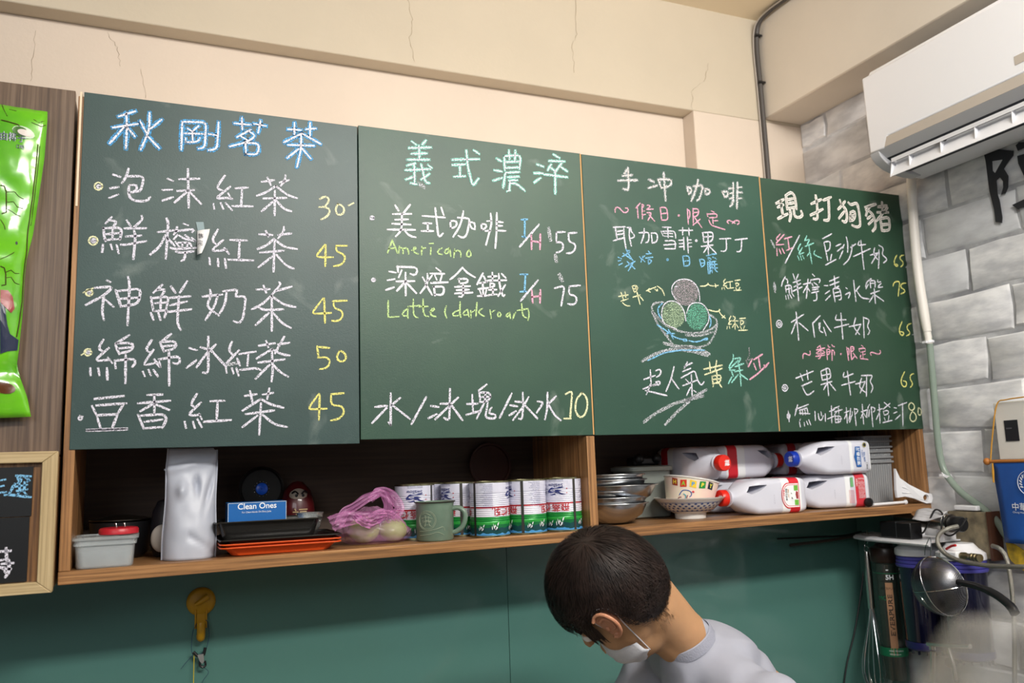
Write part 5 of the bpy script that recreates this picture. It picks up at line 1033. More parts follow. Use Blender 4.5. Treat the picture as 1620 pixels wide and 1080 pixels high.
# ================================================================== water filters
t = thing('filter_bracket', 'white angled metal bracket carrying the water filters on the right wall', 'bracket', (2.0, .05, -.285))
bm = B(); prism(bm, [V(2.033, .20, -.283), V(1.93, .165, -.283), V(1.905, .10, -.283), V(1.895, -.11, -.283), V(2.033, -.11, -.283)], (0, 0, .003)); obj('plate', bm, M_wp, t)
bm = B(); prism(bm, [V(1.9145, .20, -.300), V(1.9045, .10, -.300), V(1.8945, -.11, -.300), V(1.8945, -.11, -.281), V(1.9045, .10, -.281), V(1.9145, .20, -.281)], (.002, 0, 0)) if False else tube(bm, [V(1.928, .165, -.287), V(1.904, .10, -.287), V(1.894, -.11, -.287)], .005, 6); obj('lip', bm, M_wp, t)
M_cart = mat('smoked_clear_sleeve', '39453f', .08, alpha=.45, coat=.5); M_core = mat('cartridge_steel', '7d756c', .18, metal=.9)
cx, cy = 1.962, .098
t = thing('filter_cartridge', 'tall smoked clear filter cartridge with lettering and a green ring, beside the whisk', 'filter', (cx, cy, -.62))
bm = B(); lathe(bm, [(.001, -.300), (.022, -.300), (.024, -.307), (.036, -.312), (.038, -.318), (.038, -.345), (.035, -.350), (.001, -.350)][::-1], (cx, cy, 0), 36); obj('head', bm, mat('brown_black_head', '2a1d18', .3), t)
bm = B(); lathe(bm, [(.001, -.66), (.030, -.66), (.034, -.65), (.034, -.351), (.030, -.3505)], (cx, cy, 0), 40); obj('sleeve', bm, M_cart, t)
bm = B(); lathe(bm, [(.001, -.65), (.024, -.65), (.025, -.64), (.025, -.355), (.001, -.354)], (cx, cy, 0), 36); obj('core', bm, M_core, t)
bm = B(); lathe(bm, [(.0343, -.588), (.0350, -.588), (.0350, -.566), (.0343, -.566)], (cx, cy, 0), 40); obj('green_ring', bm, mat('ring_green', '0f6b46', .4), t, label='green printed ring')
bm = B(); lathe(bm, [(.0343, -.3775), (.0348, -.3775), (.0348, -.376), (.0343, -.376)], (cx, cy, 0), 40); obj('green_line', bm, MATS['ring_green'], t)
fa = math.atan2(CAMLOC.y-cy, CAMLOC.x-cx)
def fcyl(a0, z0, r=.0352): return lambda u, v: V(cx+r*math.cos(fa+a0+u/r), cy+r*math.sin(fa+a0+u/r), z0+v)
bm = B(); g_ = [[bm.verts.new(fcyl(.22, z_, .0350)(u_, 0)) for u_ in (-.0145, -.008, -.0015, .004)] for z_ in (-.585, -.4)]
for k in range(3): bm.faces.new((g_[0][k], g_[0][k+1], g_[1][k+1], g_[1][k]))
obj('copper_highlight', bm, mat('copper_highlight', 'a0785a', .4), t, smooth=False, label='vertical copper-coloured highlight painted on the sleeve')  # highlight of the core, painted as a copper strip behind the letters
bm = B(); f = fcyl(.22, -.535); write(bm, 'EVERPURE', lambda u, v: fcyl(.22, -.535)(-v, u), size=.0155, width=.105, bold=.02); obj('lettering', bm, mat('black_ink2', '0e0c0a', .5), t, smooth=False)
bm = B(); write(bm, 'EVERPURE', fcyl(-.5, -.418), size=.0085); write(bm, 'water filter', fcyl(-.5, -.398), size=.005); obj('lettering', bm, MATS['black_ink2'], t, smooth=False)
bm = B(); write(bm, 'MC', fcyl(-.75, -.445), size=.015); obj('lettering', bm, MATS['ring_green'], t, smooth=False)
bm = B(); write(bm, '5H', fcyl(-.1, -.392), size=.017, bold=.02); write(bm, '-', fcyl(-.05, -.372), size=.02, bold=.03); obj('lettering', bm, M_whitep, t, smooth=False, label='white painted marks 5H')
bm = B(); write(bm, 'water filtration', fcyl(-.35, -.5745, .0354), size=.006); write(bm, 'micro-pure', fcyl(-.3, -.583, .0354), size=.006); obj('lettering', bm, M_whitep, t, smooth=False)
M_fb = mat('cobalt_housing', '10112a', .12, trans=.0, coat=.5); M_fb2 = mat('cobalt_collar', '4a489f', .3)
for i, (cy_, lb) in enumerate(((-.002, 'dark blue filter housing with a white cap right beside the lettered cartridge'), (-.128, 'dark blue filter housing farther right, partly behind the strainer handle'))):
    cx_ = 1.974; t = thing('filter_housing', lb, 'filter', (cx_, cy_, -.56), 'blue water filter housings')
    bm = B(); lathe(bm, [(.001, -.558), (.044, -.558), (.050, -.548), (.052, -.37), (.053, -.352), (.001, -.352)], (cx_, cy_, 0), 44)
    obj('bowl', bm, M_fb, t)
    for k in range(3):
        z_ = -.352+.009*k; bm = B(); lathe(bm, [(.001, z_), (.0565-.0012*k, z_), (.0575-.0012*k, z_+.0015), (.0575-.0012*k, z_+.0065), (.055-.001*k, z_+.008), (.001, z_+.008)], (cx_, cy_, 0), 44); obj('collar', bm, M_fb2, t)
    bm = B(); lathe(bm, [(.001, -.324), (.056, -.324), (.0575, -.320), (.0565, -.308), (.040, -.298), (.030, -.286), (.001, -.286)], (cx_, cy_, 0), 44); obj('cap', bm, M_wp, t)
    bm = B(); lathe(bm, [(.049, -.556), (.0525, -.552), (.0525, -.54), (.051, -.536)], (cx_, cy_, 0), 44); obj('base_ring', bm, mat('cobalt_base', '23245e', .3), t)
    for k in range(14):
        a = 2*PI*k/14; bm = B(); box(bm, -.0015, .0015, .040, .047, -.566, -.556, Matrix.Translation((cx_, cy_, 0)) @ Matrix.Rotation(a, 4, 'Z')); obj('rib', bm, M_fb, t)
# wooden backing board
t = thing('backing_board', 'worn wooden board with brown edge screwed to the brick wall behind the filters', 'board', (2.025, -.16, -.32))
bm = B(); box(bm, 2.0, 2.034, -.192, -.08, -.322, -.212); obj('board', bm, mat('worn_board', '8d8168', .8, col2='5c5446', vscale=30), t, bevel=.001)
bm = B(); box(bm, 1.995, 2.034, -.2, -.1925, -.325, -.210); obj('edge_strip', bm, mat('brown_strip', '4a2a1a', .6), t)
# UV lamp barrel
t = thing('pump_barrel', 'horizontal stainless steel barrel with a black round end above the filters', 'pump', (1.96, -.05, -.245))
bm = B(); a, b_ = V(1.985, .06, -.232), V(1.955, -.128, -.238)
lathe(bm, [(.001, 0), (.018, 0), (.0195, .002), (.0195, .17), (.0225, .172), (.0225, .178), (.019, .180), (.019, .184), (.0225, .186), (.0225, .190), (.001, .190)], a, 32, axis=(b_-a)); obj('barrel', bm, M_steel, t)
bm = B(); lathe(bm, [(.001, .190), (.016, .190), (.0185, .195), (.0185, .222), (.0165, .226), (.001, .226)], a, 28, axis=(b_-a)); obj('black_end', bm, M_blackp, t)
for s_ in (.03, .15):
    p = a.lerp(b_, s_/.19); bm = B(); box(bm, p.x-.004, p.x+.05, p.y-.01, p.y+.01, p.z-.0475, p.z-.0195); obj('clip', bm, M_wp, t, bevel=.002)
t = thing('power_adapter', 'black box power adapter standing on the white bracket under the shelf', 'adapter', (1.925, -.005, -.278))
bm = B(); box(bm, 1.905, 1.9455, -.047, .052, -.279, -.238); obj('case', bm, M_blackp, t, bevel=.003); bm = B(); box(bm, 1.9045, 1.946, -.0015, -.001, -.2785, -.2375); obj('seam', bm, mat('seam_grey', '3d4246', .5), t)
bm = B(); tube(bm, cat([V(1.925, -.047, -.262), V(1.92, -.07, -.262), V(1.915, -.095, -.235), V(1.93, -.105, -.205), V(1.925, -.13, -.215), V(1.91, -.135, -.25), V(1.90, -.165, -.262), V(1.905, -.19, -.245), V(1.92, -.2, -.22)], 6), .0022, 8); obj('cable', bm, M_blackp, t)
t = thing('leaflet', 'crumpled white printed leaflet lying on the steel barrel under the shelf end', 'paper', (1.95, -.04, -.205))
bm = B(); g = [[None]*9 for _ in range(7)]; q4 = [P(1452, 806, X=1.955), P(1500, 806, X=1.945), P(1443, 824, X=1.90), P(1485, 821, X=1.90)]
for j in range(7):
    for i in range(9):
        u, v = i/8, j/6; p = q4[0].lerp(q4[1], u).lerp(q4[2].lerp(q4[3], u), v)+V(0, 0, .004*math.sin(u*5+v*2)+.002*math.sin(v*7)); g[j][i] = bm.verts.new(p)
for j in range(6):
    for i in range(8): bm.faces.new((g[j][i], g[j][i+1], g[j+1][i+1], g[j+1][i]))
o = obj('sheet', bm, mat('printed_paper', 'c4c4c8', .7, var=.35, vscale=140, stretch=(1, .2, 1)), t, smooth='all'); s = o.modifiers.new('s', 'SOLIDIFY'); s.thickness = .0004
t = thing('wall_clip', 'white plastic cover strip on the wall right above the steel barrel', 'cover', (2.03, -.15, -.21)); bm = B(); box(bm, 2.0, 2.034, -.165, -.10, -.2095, -.197); obj('cover', bm, M_wp, t, bevel=.003)
# fittings and braided hoses
M_br = mat('braided_steel', 'a8a59c', .3, metal=.9, bump=1, bscale=600); M_brass = mat('nickel_brass', '8f8566', .3, metal=.9)
t = thing('valve', 'nickel brass water valve with white plastic body and red lever', 'valve', (1.93, -.17, -.315))
bm = B(); box(bm, 1.915, 1.965, -.165, -.115, -.320, -.300); obj('body', bm, M_wp, t, bevel=.004)
bm = B(); lathe(bm, [(.0001, 0), (.009, 0), (.0095, .012), (.008, .014), (.008, .028), (.0095, .03), (.0095, .036), (.0075, .037), (.0095, .04), (.0095, .046), (.0075, .047), (.0095, .05), (.0095, .056), (.0001, .057)], (1.93, -.167, -.311), 20, axis=(-.15, -1, 0)); obj('fitting', bm, M_brass, t)
bm = B(); tube(bm, [(1.925, -.13, -.297), (1.92, -.15, -.288), (1.918, -.163, -.2855)], .003, 8); obj('lever', bm, mat('red_lever', 'b81f24', .4), t)
t = thing('braided_hose', 'steel braided hose looping down from the barrel and off to the right', 'hose', P(1490, 850, X=1.88))
bm = B(); tube(bm, cat([P(x_, y_, X=X_) for x_, y_, X_ in ((1515, 832, 1.925), (1500, 836, 1.90), (1486, 845, 1.885), (1484, 860, 1.88), (1496, 876, 1.875), (1520, 887, 1.87), (1560, 894, 1.865), (1600, 896, 1.86), (1660, 897, 1.855))], 7), .0052, 12); obj('hose', bm, M_br, t)
t = thing('braided_hose', 'steel braided hose bending down from the brass valve', 'hose', P(1580, 870, X=1.92))
bm = B(); tube(bm, cat([P(x_, y_, X=X_) for x_, y_, X_ in ((1570, 863, 1.925), (1582, 868, 1.92), (1591, 880, 1.92), (1597, 905, 1.92), (1602, 945, 1.92), (1605, 1010, 1.92), (1605, 1120, 1.92))], 7), .0050, 12); obj('hose', bm, M_br, t)

# strainer ---------------------------------------------------------------
t = thing('strainer', 'conical fine-mesh strainer with a curved black handle hanging before the blue filters', 'strainer', P(1480, 920, X=1.86))
rc = P(1487, 927, X=1.855); axd = (-RIGHT*.80-FWD*.42-UP*.10).normalized(); e1 = (UP-axd*UP.dot(axd)).normalized(); e2 = axd.cross(e1); rr = .068; dp = .050
def dome(phi, s):   # s 0 rim .. 1 apex
    r = rr*math.sin((1-s)*PI/2)**.9; return rc+axd*dp*math.sin(s*PI/2)**1.15+(e1*math.cos(phi)+e2*math.sin(phi))*r
bm = B(); G = [[bm.verts.new(dome(2*PI*i/48, j/12)) for i in range(48)] for j in range(12)]; apex = bm.verts.new(dome(0, 1))
for j in range(11):
    for i in range(48): bm.faces.new((G[j][i], G[j][(i+1) % 48], G[j+1][(i+1) % 48], G[j+1][i]))
for i in range(48): bm.faces.new((G[11][i], G[11][(i+1) % 48], apex))
M_mesh = mat('fine_wire_mesh', '77777a', .35, metal=1)
nt = M_mesh.node_tree; N = nt.nodes; L = nt.links; tc = N.new('ShaderNodeTexCoord'); b1 = N.new('ShaderNodeTexWave'); b1.inputs['Scale'].default_value = 150; b1.bands_direction = 'Z'; b2 = N.new('ShaderNodeTexWave'); b2.inputs['Scale'].default_value = 150; b2.bands_direction = 'Y'
L.new(tc.outputs['Object'], b1.inputs[0]); L.new(tc.outputs['Object'], b2.inputs[0]); mx = N.new('ShaderNodeMath'); mx.operation = 'MAXIMUM'; L.new(b1.outputs['Fac'], mx.inputs[0]); L.new(b2.outputs['Fac'], mx.inputs[1])
gt = N.new('ShaderNodeMath'); gt.operation = 'GREATER_THAN'; gt.inputs[1].default_value = .45; L.new(mx.outputs[0], gt.inputs[0]); L.new(gt.outputs[0], N['Principled BSDF'].inputs['Alpha'])
obj('mesh_basket', bm, M_mesh, t, smooth='all')
bm = B(); tube(bm, [dome(2*PI*k/48, 0) for k in range(48)], .0022, 8, close=True); obj('rim', bm, M_chrome, t)
for ph in (0.5, 1.9, 3.6, 5.0):
    bm = B(); tube(bm, [dome(ph, s/10)+axd*.0012 for s in range(11)], .0011, 6); obj('rib', bm, M_chrome, t)
bm = B(); tube(bm, cat([P(x_, y_, X=X_) for x_, y_, X_ in ((1498, 918, 1.85), (1512, 920, 1.845), (1545, 927, 1.835), (1575, 940, 1.825), (1598, 958, 1.815), (1606, 970, 1.81))], 6), [.0062]*6+[.0075]*10+[.0088]*8+[.0098]*7, 14); obj('handle', bm, M_blackp, t, label='glossy black curved handle')
bm = B(); tube(bm, cat([P(x_, y_, X=1.86) for x_, y_ in ((1463, 878), (1464, 866), (1471, 850), (1473, 862), (1472, 880))], 4), .0009, 6); obj('wire_hook', bm, M_chrome, t)
# tap
t = thing('tap', 'steel lever tap with a black knob low on the right, by the blurred foreground', 'tap', P(1490, 1022, X=1.86))
bm = B(); tube(bm, [P(1468, 1018, X=1.86), P(1490, 1020, X=1.85), P(1535, 1022, X=1.84)], .0055, 10); obj('lever', bm, M_steel, t)
bm = B(); tube(bm, [P(1500, 1022, X=1.855), P(1508, 1048, X=1.85), P(1512, 1075, X=1.85)], .0045, 10); obj('stem', bm, M_steel, t)
bm = B(); ball(bm, P(1504, 1048, X=1.86), .014, .014, .012); obj('knob', bm, M_blackp, t)
bm = B(); lathe(bm, [(.0001, 0), (.008, 0), (.008, .01), (.0001, .012)], P(1476, 1027, X=1.86), 12); obj('nut', bm, M_steel, t)
bm = B(); tube(bm, [P(1476, 1030, X=1.86), P(1476, 1100, X=1.86)], .006, 10); obj('post', bm, M_steel, t)

# white control box, banner, ball-ended rod
t = thing('control_box', 'white box with a dark square window mounted on the brick wall, above the blue banner', 'box', (2.01, -.32, -.02))
q = [(1578, 637), (1668, 615), (1668, 722), (1592, 729)]
q = [V(1.985, y, z) for y, z in ((-.252, .048), (-.42, .048), (-.42, -.088), (-.252, -.088))]
bm = B(); prism(bm, q, (.049, 0, 0)); obj('case', bm, mat('ivory_box', 'd6d3cd', .5, var=.05, vscale=20), t, bevel=.003)
p0 = P(1588, 665, X=1.984); p1 = P(1613, 697, X=1.984)
bm = B(); box(bm, 1.9835, 1.986, p1.y, p0.y, p1.z, p0.z); obj('window', bm, mat('dark_window', '26262a', .2), t)
bm = B(); box(bm, 1.983, 1.9836, p0.y-.018, p0.y-.004, (p0.z+p1.z)/2+.004, (p0.z+p1.z)/2+.007); obj('mark', bm, mat('dim_mark', '4c4c52', .5), t)
t = thing('banner', 'blue pennant banner with a white wreath crest and Chinese lettering, at the right edge', 'banner', (1.972, -.35, -.28))
M_ban = mat('blue_satin', '1b4f9c', .5, var=.1, vscale=30, bump=.4, bscale=60); M_ys = mat('gold_cord', 'c08a28', .6)
XB = 1.972
A0, A1 = P(1569, 731, X=XB), P(1590, 858, X=XB); bm = B(); NB = 14; G = []
for j in range(NB+1):
    v = j/NB; r_ = []
    for i in range(NB+1):
        u = i/NB; L0 = A0.lerp(A1, v); r_.append(bm.verts.new((XB+.003*math.sin(u*14+v*3)*v, L0.y-u*(.26-.03*v), L0.z+.004*(1-v)*math.sin(u*3))))
    G.append(r_)
for j in range(NB):
    for i in range(NB): bm.faces.new((G[j][i], G[j][i+1], G[j+1][i+1], G[j+1][i]))
o = obj('cloth', bm, M_ban, t, smooth='all'); s = o.modifiers.new('s', 'SOLIDIFY'); s.thickness = .0008
bm = B(); tube(bm, [A0+V(0, .006, .002), A0+V(0, -.27, .002)], .004, 10); obj('rod', bm, mat('turned_wood', 'a8692e', .5), t); bm = B(); ball(bm, A0+V(0, .012, .002), .0085); obj('ball_end', bm, MATS['turned_wood'], t)
bm = B(); tube(bm, cat([A0+V(-.002, .001, .004), P(1570, 690, X=1.975), P(1577, 640, X=1.978), P(1592, 632, X=1.98), P(1625, 627, X=1.98), P(1680, 618, X=1.98)], 5), .0016, 6); obj('cord', bm, M_ys, t)
bm = B(); tube(bm, [A0+V(-.003, -.004, -.002), P(1571, 745, X=XB-.004), P(1572, 763, X=XB-.004)], [.0015, .0028, .002], 6); obj('tassel', bm, M_ys, t)
cc = P(1628, 764, X=XB-.0045); M_bw = mat('banner_white', 'd8dce4', .6)
bm = B(); F_b = lambda u, v: V(XB-.0045, cc.y-u, cc.z+v)
for R0 in (.0275,): tube(bm, [F_b(R0*math.cos(2*PI*k/40), R0*math.sin(2*PI*k/40)) for k in range(40)], .0008, 5, close=True)
for sg in (-1, 1):
    for k in range(8):
        a = math.radians(205+ (-k*18 if sg < 0 else 0)) if sg < 0 else math.radians(-25+k*18)
        p = F_b(.0205*math.cos(a), .0205*math.sin(a)); tg = V(0, .0, 1)
        bmesh.ops.create_uvsphere(bm, u_segments=8, v_segments=5, radius=1, matrix=Matrix.Translation(p) @ Matrix.Rotation(-a+PI/2*sg*.6, 4, 'X') @ Matrix.Diagonal((.0004, .0018, .0045, 1)))
obj('crest', bm, M_bw, t, smooth=False)
c0 = P(1602, 806, X=XB-.0045)
bm = B(); write(bm, '中華民國', lambda u, v: V(XB-.0045, c0.y-u, c0.z+v), size=.019, bold=.01); write(bm, 'Chung Hua', lambda u, v: V(XB-.0045, c0.y-u, c0.z-.0075+v), size=.0062); obj('lettering', bm, M_bw, t, smooth=False)
t = thing('yellow_cloth', 'folded yellow printed cloth hanging under the blue banner at the right edge', 'cloth', (1.985, -.35, -.36))
q = [P(x_, y_, X=1.985) for x_, y_ in ((1590, 855), (1605, 861), (1622, 872), (1640, 880), (1660, 884), (1660, 910), (1622, 905), (1600, 888), (1595, 880))]
bm = B(); prism(bm, q, (.004, 0, 0)); obj('cloth', bm, mat('yellow_print', 'c9a62a', .7, col2='8f7a2c', vscale=60), t, bevel=.001)

# ================================================================== framed black menu board, lower left
t = thing('framed_menu_board', 'pale wood framed black menu board with blue and white writing, lower left corner', 'menu board', (-.3, -.012, -.245))
M_fr2 = wood('pale_frame_x', ('a08a62', 'b9a279', 'c9b48c'), 0, .5, 200); M_fr3 = wood('pale_frame_z', ('a08a62', 'b9a279', 'c9b48c'), 2, .5, 200)
xr, zt, zb = -.006, -.010, -.243; fw = .023; xl = -.62
bm = B(); prism(bm, [V(xl, -.022, zt), V(xr, -.022, zt), V(xr-fw, -.022, zt-fw*.8), V(xl, -.022, zt-fw*.8)], (0, .021, 0)); obj('frame_rail', bm, M_fr2, t, bevel=.0012)
bm = B(); prism(bm, [V(xl, -.022, zb), V(xr, -.022, zb), V(xr-fw, -.022, zb+fw*.8), V(xl, -.022, zb+fw*.8)], (0, .021, 0)); obj('frame_rail', bm, M_fr2, t, bevel=.0012)
bm = B(); prism(bm, [V(xr+.0002, -.022, zt), V(xr+.0002, -.022, zb), V(xr-fw+.0002, -.022, zb+fw*.8), V(xr-fw+.0002, -.022, zt-fw*.8)], (0, .021, 0)); obj('frame_stile', bm, M_fr3, t, bevel=.0012)
bm = B(); box(bm, xl, xr-fw, -.008, -.002, zb+.016, zt-.016); obj('backing', bm, M_wz, t)
bm = B(); box(bm, xl, -.0445, -.012, -.008, zb+.02, -.118); obj('black_panel', bm, mat('black_menu', '0d0f12', .45, var=.2, vscale=40), t); bm = B(); box(bm, xl, -.0425, -.012, -.008, -.1165, zt-.025); obj('black_panel', bm, MATS['black_menu'], t)
LETT.clear(); Z1 = (0, 650, 3.6)
def S2(c, wd, org, txt):
    n0 = dict(LETT); LETT.clear(); S(9, c, wd, org, txt); bm = LETT[(9, c, 0)]; LETT.clear()
    for v in bm.verts:       # same board-face routine, moved on to this panel
        d = v.co-CAMLOC; v.co = CAMLOC+d*((-.0125-CAMLOC.y)/d.y)
    obj('writing', bm, CH[c], t, smooth=False, kind='stuff', label=CN[c]+' handwriting')
S2('b', .0042, Z1, '92,368 175,372;97,370 105,400;108,385 135,385 130,405 100,408;140,372 145,385 178,385 172,408 142,406 142,395 168,395;0,395 30,390;0,430 20,425;0,465 35,460;85,415 60,425 80,450 50,475;25,478 60,472 110,485 175,490;90,430 155,420;95,455 155,445;110,410 112,460;140,405 138,455;112,462 95,478;132,455 150,475')
S2('w', .0052, Z1, '0,800 60,795;35,780 38,850;0,850 45,842;10,870 75,865;0,890 60,900;50,850 55,930 30,945;20,905 32,920')

# ================================================================== green snack packet
t = thing('snack_packet', 'glossy bright green snack packet with coconut print hanging on the brown cupboard door', 'packet', (-.2, -.02, .05))
def edge_x(v):    # right edge (v: 0 top .. 1 bottom) measured on the door
    kk = [(0, 75), (.03, 75), (.16, 70), (.31, 60), (.42, 52), (.50, 42), (.56, 39), (.68, 36), (.80, 30), (.84, 27), (.88, 33), (.94, 44), (1, 50)]
    for (a, x0), (b_, x1) in zip(kk, kk[1:]):
        if a <= v <= b_: return x0+(x1-x0)*(v-a)/(b_-a)
    return 50
NX, NY = 30, 60; XL = -.33; G = {}
def pk(u, v, s):
    xr_ = P(edge_x(v), 195+460*v, Y=-.02).x; zz = .590-.5415*v+.012*(1-u)*(1-2*v); x = XL+(xr_-XL)*u
    puff = .020*(max(0, 1-(2*u-1)**4)**.8)*max(0, 1-(2*v-1)**6)**.7
    y = -.026+s*puff+s*.0012
    if s < 0:
        y += .0035*mnoise.noise(V(x*22, 3, zz*13))+.0018*mnoise.noise(V(x*60, 7, zz*50))+.006*math.exp(-((v-.86)/.03)**2)+.004*math.exp(-((x+.05+.25*(v-.33))/.006)**2)*math.exp(-((v-.25)/.18)**2)
    if v < .05 or v > .965: y += .0008*math.sin(v*900)
    return V(x, y, zz)
bm = B()
for s in (-1, 1):
    for j in range(NY+1):
        for i in range(NX+1): G[(s, i, j)] = bm.verts.new(pk(i/NX, j/NY, s))
    for j in range(NY):
        for i in range(NX): bm.faces.new((G[(s, i, j)], G[(s, i+1, j)], G[(s, i+1, j+1)], G[(s, i, j+1)]))
for j in range(NY):
    for i in (0, NX): bm.faces.new((G[(-1, i, j)], G[(-1, i, j+1)], G[(1, i, j+1)], G[(1, i, j)]))
for i in range(NX):
    for j in (0, NY): bm.faces.new((G[(-1, i, j)], G[(-1, i+1, j)], G[(1, i+1, j)], G[(1, i, j)]))
obj('film', bm, mat('green_foil', '6fc21a', .16, spec=.8, coat=.6, col2='4fa01a', vscale=9), t, smooth='all')
def onpk(px, py, d=.0012):     # a point on the packet's printed front
    v = min(max((py-195)/460, 0), 1); X = P(px, py, Y=-.04).x; xr_ = P(edge_x(v), 195+460*v, Y=-.02).x; u = (X-XL)/(xr_-XL); q = pk(min(u, .995), v, -1); return V(q.x, q.y-d, q.z)
M_circ = mat('print_brown', '4a4a1c', .4)
bm = B()
for q, r_ in (([(0, 222), (26, 225), (30, 228)], .0012), ([(58, 250), (55, 285), (50, 330), (42, 385), (39, 430), (34, 480), (28, 525), (24, 545)], .0011), ([(61, 252), (58, 286), (53, 331), (45, 386)], .0006), ([(0, 195), (4, 205), (8, 212), (10, 215)], .0006), ([(12, 202), (26, 203)], .0006), ([(50, 212), (60, 216), (70, 210)], .0006), ([(48, 218), (64, 221), (72, 216)], .0006), ([(10, 330), (22, 328), (28, 334), (38, 338)], .0006), ([(10, 345), (20, 343), (26, 350), (38, 352)], .0006), ([(10, 355), (18, 358), (24, 362), (33, 364)], .0006), ([(0, 372), (6, 380), (8, 388)], .0006), ([(0, 430), (10, 425), (18, 420), (22, 417)], .0006), ([(8, 448), (16, 444), (22, 448), (30, 447)], .0006), ([(8, 456), (16, 454), (22, 462), (30, 464)], .0006), ([(0, 322), (6, 322), (9, 330), (9, 360), (0, 364)], .0010), ([(0, 440), (6, 442), (8, 450), (8, 466), (0, 468)], .0010)):
    pts = []
    for (a, b_), (c_, d) in zip(q, q[1:]): pts += [onpk(a+(c_-a)*k/5, b_+(d-b_)*k/5, .0004) for k in range(5)]
    tube(bm, pts, r_, 4)
obj('circuit_print', bm, M_circ, t, smooth=False, kind='stuff', label='thin brown circuit line print')
def blob(pts, m, nm, d, lab=None):
    cx_, cy_ = sum(p[0] for p in pts)/len(pts), sum(p[1] for p in pts)/len(pts); bm = B(); c_ = bm.verts.new(onpk(cx_, cy_, d)); pp = []
    n = len(pts)
    for k in range(n):
        a, b_ = pts[k], pts[(k+1) % n]
        for s in range(3): pp.append((a[0]+(b_[0]-a[0])*s/3, a[1]+(b_[1]-a[1])*s/3))
    rings_ = [[bm.verts.new(onpk(cx_+(p[0]-cx_)*f, cy_+(p[1]-cy_)*f, d)) for p in pp] for f in (.35, .7, 1)]
    m_ = len(pp)
    for k in range(m_):
        bm.faces.new((c_, rings_[0][k], rings_[0][(k+1) % m_]))
        for r_ in range(2): bm.faces.new((rings_[r_][k], rings_[r_][(k+1) % m_], rings_[r_+1][(k+1) % m_], rings_[r_+1][k]))
    obj(nm, bm, m, t, smooth=False, label=lab)
ell = lambda cx_, cy_, a, b_, n=14, th=.15: [(cx_+a*math.cos(2*PI*k/n)*math.cos(th)-b_*math.sin(2*PI*k/n)*math.sin(th), cy_+a*math.cos(2*PI*k/n)*math.sin(th)+b_*math.sin(2*PI*k/n)*math.cos(th)) for k in range(n)]
blob(ell(35.5, 236, 18, 9), mat('coconut_glow', 'c9dcc0', .4), 'coconut_print', .0010, 'pale halo of the printed coconut'); blob(ell(31, 236, 12.5, 8), mat('coconut_green', '3d6a22', .4), 'coconut_print', .0016, 'green coconut half'); blob(ell(38, 237, 12, 5), mat('coconut_flesh', 'd9cfc8', .4), 'coconut_print', .0022, 'white coconut flesh')
blob([(0, 474), (12, 474), (19, 483), (22, 500), (17, 507), (9, 500), (0, 492)], mat('patch_red', '8e2a28', .3), 'colour_patch', .0012, 'plain dark red printed patch'); blob([(0, 492), (8, 500), (10, 520), (16, 540), (28, 545), (26, 560), (12, 562), (0, 566)], mat('patch_navy', '1b2440', .3), 'colour_patch', .0016, 'plain navy printed patch'); blob(ell(6, 614, 18, 8, 14, .15), mat('patch_brown', '5a3216', .3), 'colour_patch', .0012, 'plain brown printed patch')
blob(ell(25, 404, 1.9, 2.6, 10, 0), M_pbk, 'hang_hole', .0006)
for s_, x0_, y0_, sz, m_, bd in (('由椰子', -1, 252, .0165, M_whitep, .022), ('由椰子', -1, 252, .0165, mat('packet_navy', '232c4c', .4), .0), ('口味', 25, 262, .0078, M_whitep, .02), ('口味', 25, 262, .0078, MATS['packet_navy'], .0)):
    bm = B(); k_ = .00108; write(bm, s_, lambda u, v: onpk(x0_+u/k_, y0_-v/k_-u/k_*.03, .0014 if bd else .0019), size=sz*.92, bold=bd); obj('lettering', bm, m_, t, smooth=False)
bm = B(); box(bm, XL+.1, XL+.2, -.008, -.0005, .575, .592); obj('hanging_tab', bm, M_wp, t)

# ================================================================== person in the grey T-shirt, bent over the counter
M_skin = mat('skin', 'bd9069', .55, sub=.12, var=.05, vscale=25, bump=.1, bscale=300); M_hair = mat('dark_brown_hair', '2a211e', .5, spec=.4); M_shirt = mat('grey_tshirt', 'a3a5b2', .85, var=.06, vscale=14, bump=.4, bscale=22)
M_mask = mat('white_mask', 'dadbe2', .7, bump=.3, bscale=400)
HC = P(961, 928, Y=-.27)
U0 = V(-.75, 0, .66); F0 = V(-.66, 0, -.75); L0 = V(0, -1, 0)
Fh = (F0*.85+V(0, .52, 0)).normalized(); Lh = (L0*.85+F0*.52).normalized()
Uh = (U0*.99+Lh*.06).normalized(); Fh = (Fh-Uh*Fh.dot(Uh)).normalized(); Lh = Uh.cross(Fh)
HM = Matrix((Fh, Lh, Uh)).transposed()
def Hd(f, l, u): return HC+Fh*f+Lh*l+Uh*u
def capsule(bm, a, b, ra, rb, seg=20, k=10):
    a, b = Vector(a), Vector(b); d = (b-a).normalized()
    pts = [a-d*ra*math.cos(t) for t in [PI/2*i/5 for i in range(5)]]+[a.lerp(b, i/k) for i in range(k+1)]+[b+d*rb*math.sin(t) for t in [PI/2*i/5 for i in range(1, 6)]]
    rs = [max(ra*math.sin(PI/2*i/5), .0005) for i in range(5)]+[ra+(rb-ra)*i/k for i in range(k+1)]+[max(rb*math.cos(PI/2*i/5), .0005) for i in range(1, 6)]
    tube(bm, pts, rs, seg)
person = thing('person', 'person with short dark hair, white face mask and grey T-shirt, head bowed, below the shelf', 'person', (1.3, -.22, -1.7))
NB = P(1082, 1006, Y=-.25); H0 = Hd(-.026, 0, -.085)
body = B()
ball(body, HC, .094, .077, .103, HM, 28)
ball(body, Hd(.012, 0, -.045), .074, .070, .082, HM, 24); ball(body, Hd(.020, 0, -.098), .057, .054, .062, HM, 24)
ball(body, Hd(.048, 0, -.142), .024, .026, .020, HM)                                  # chin
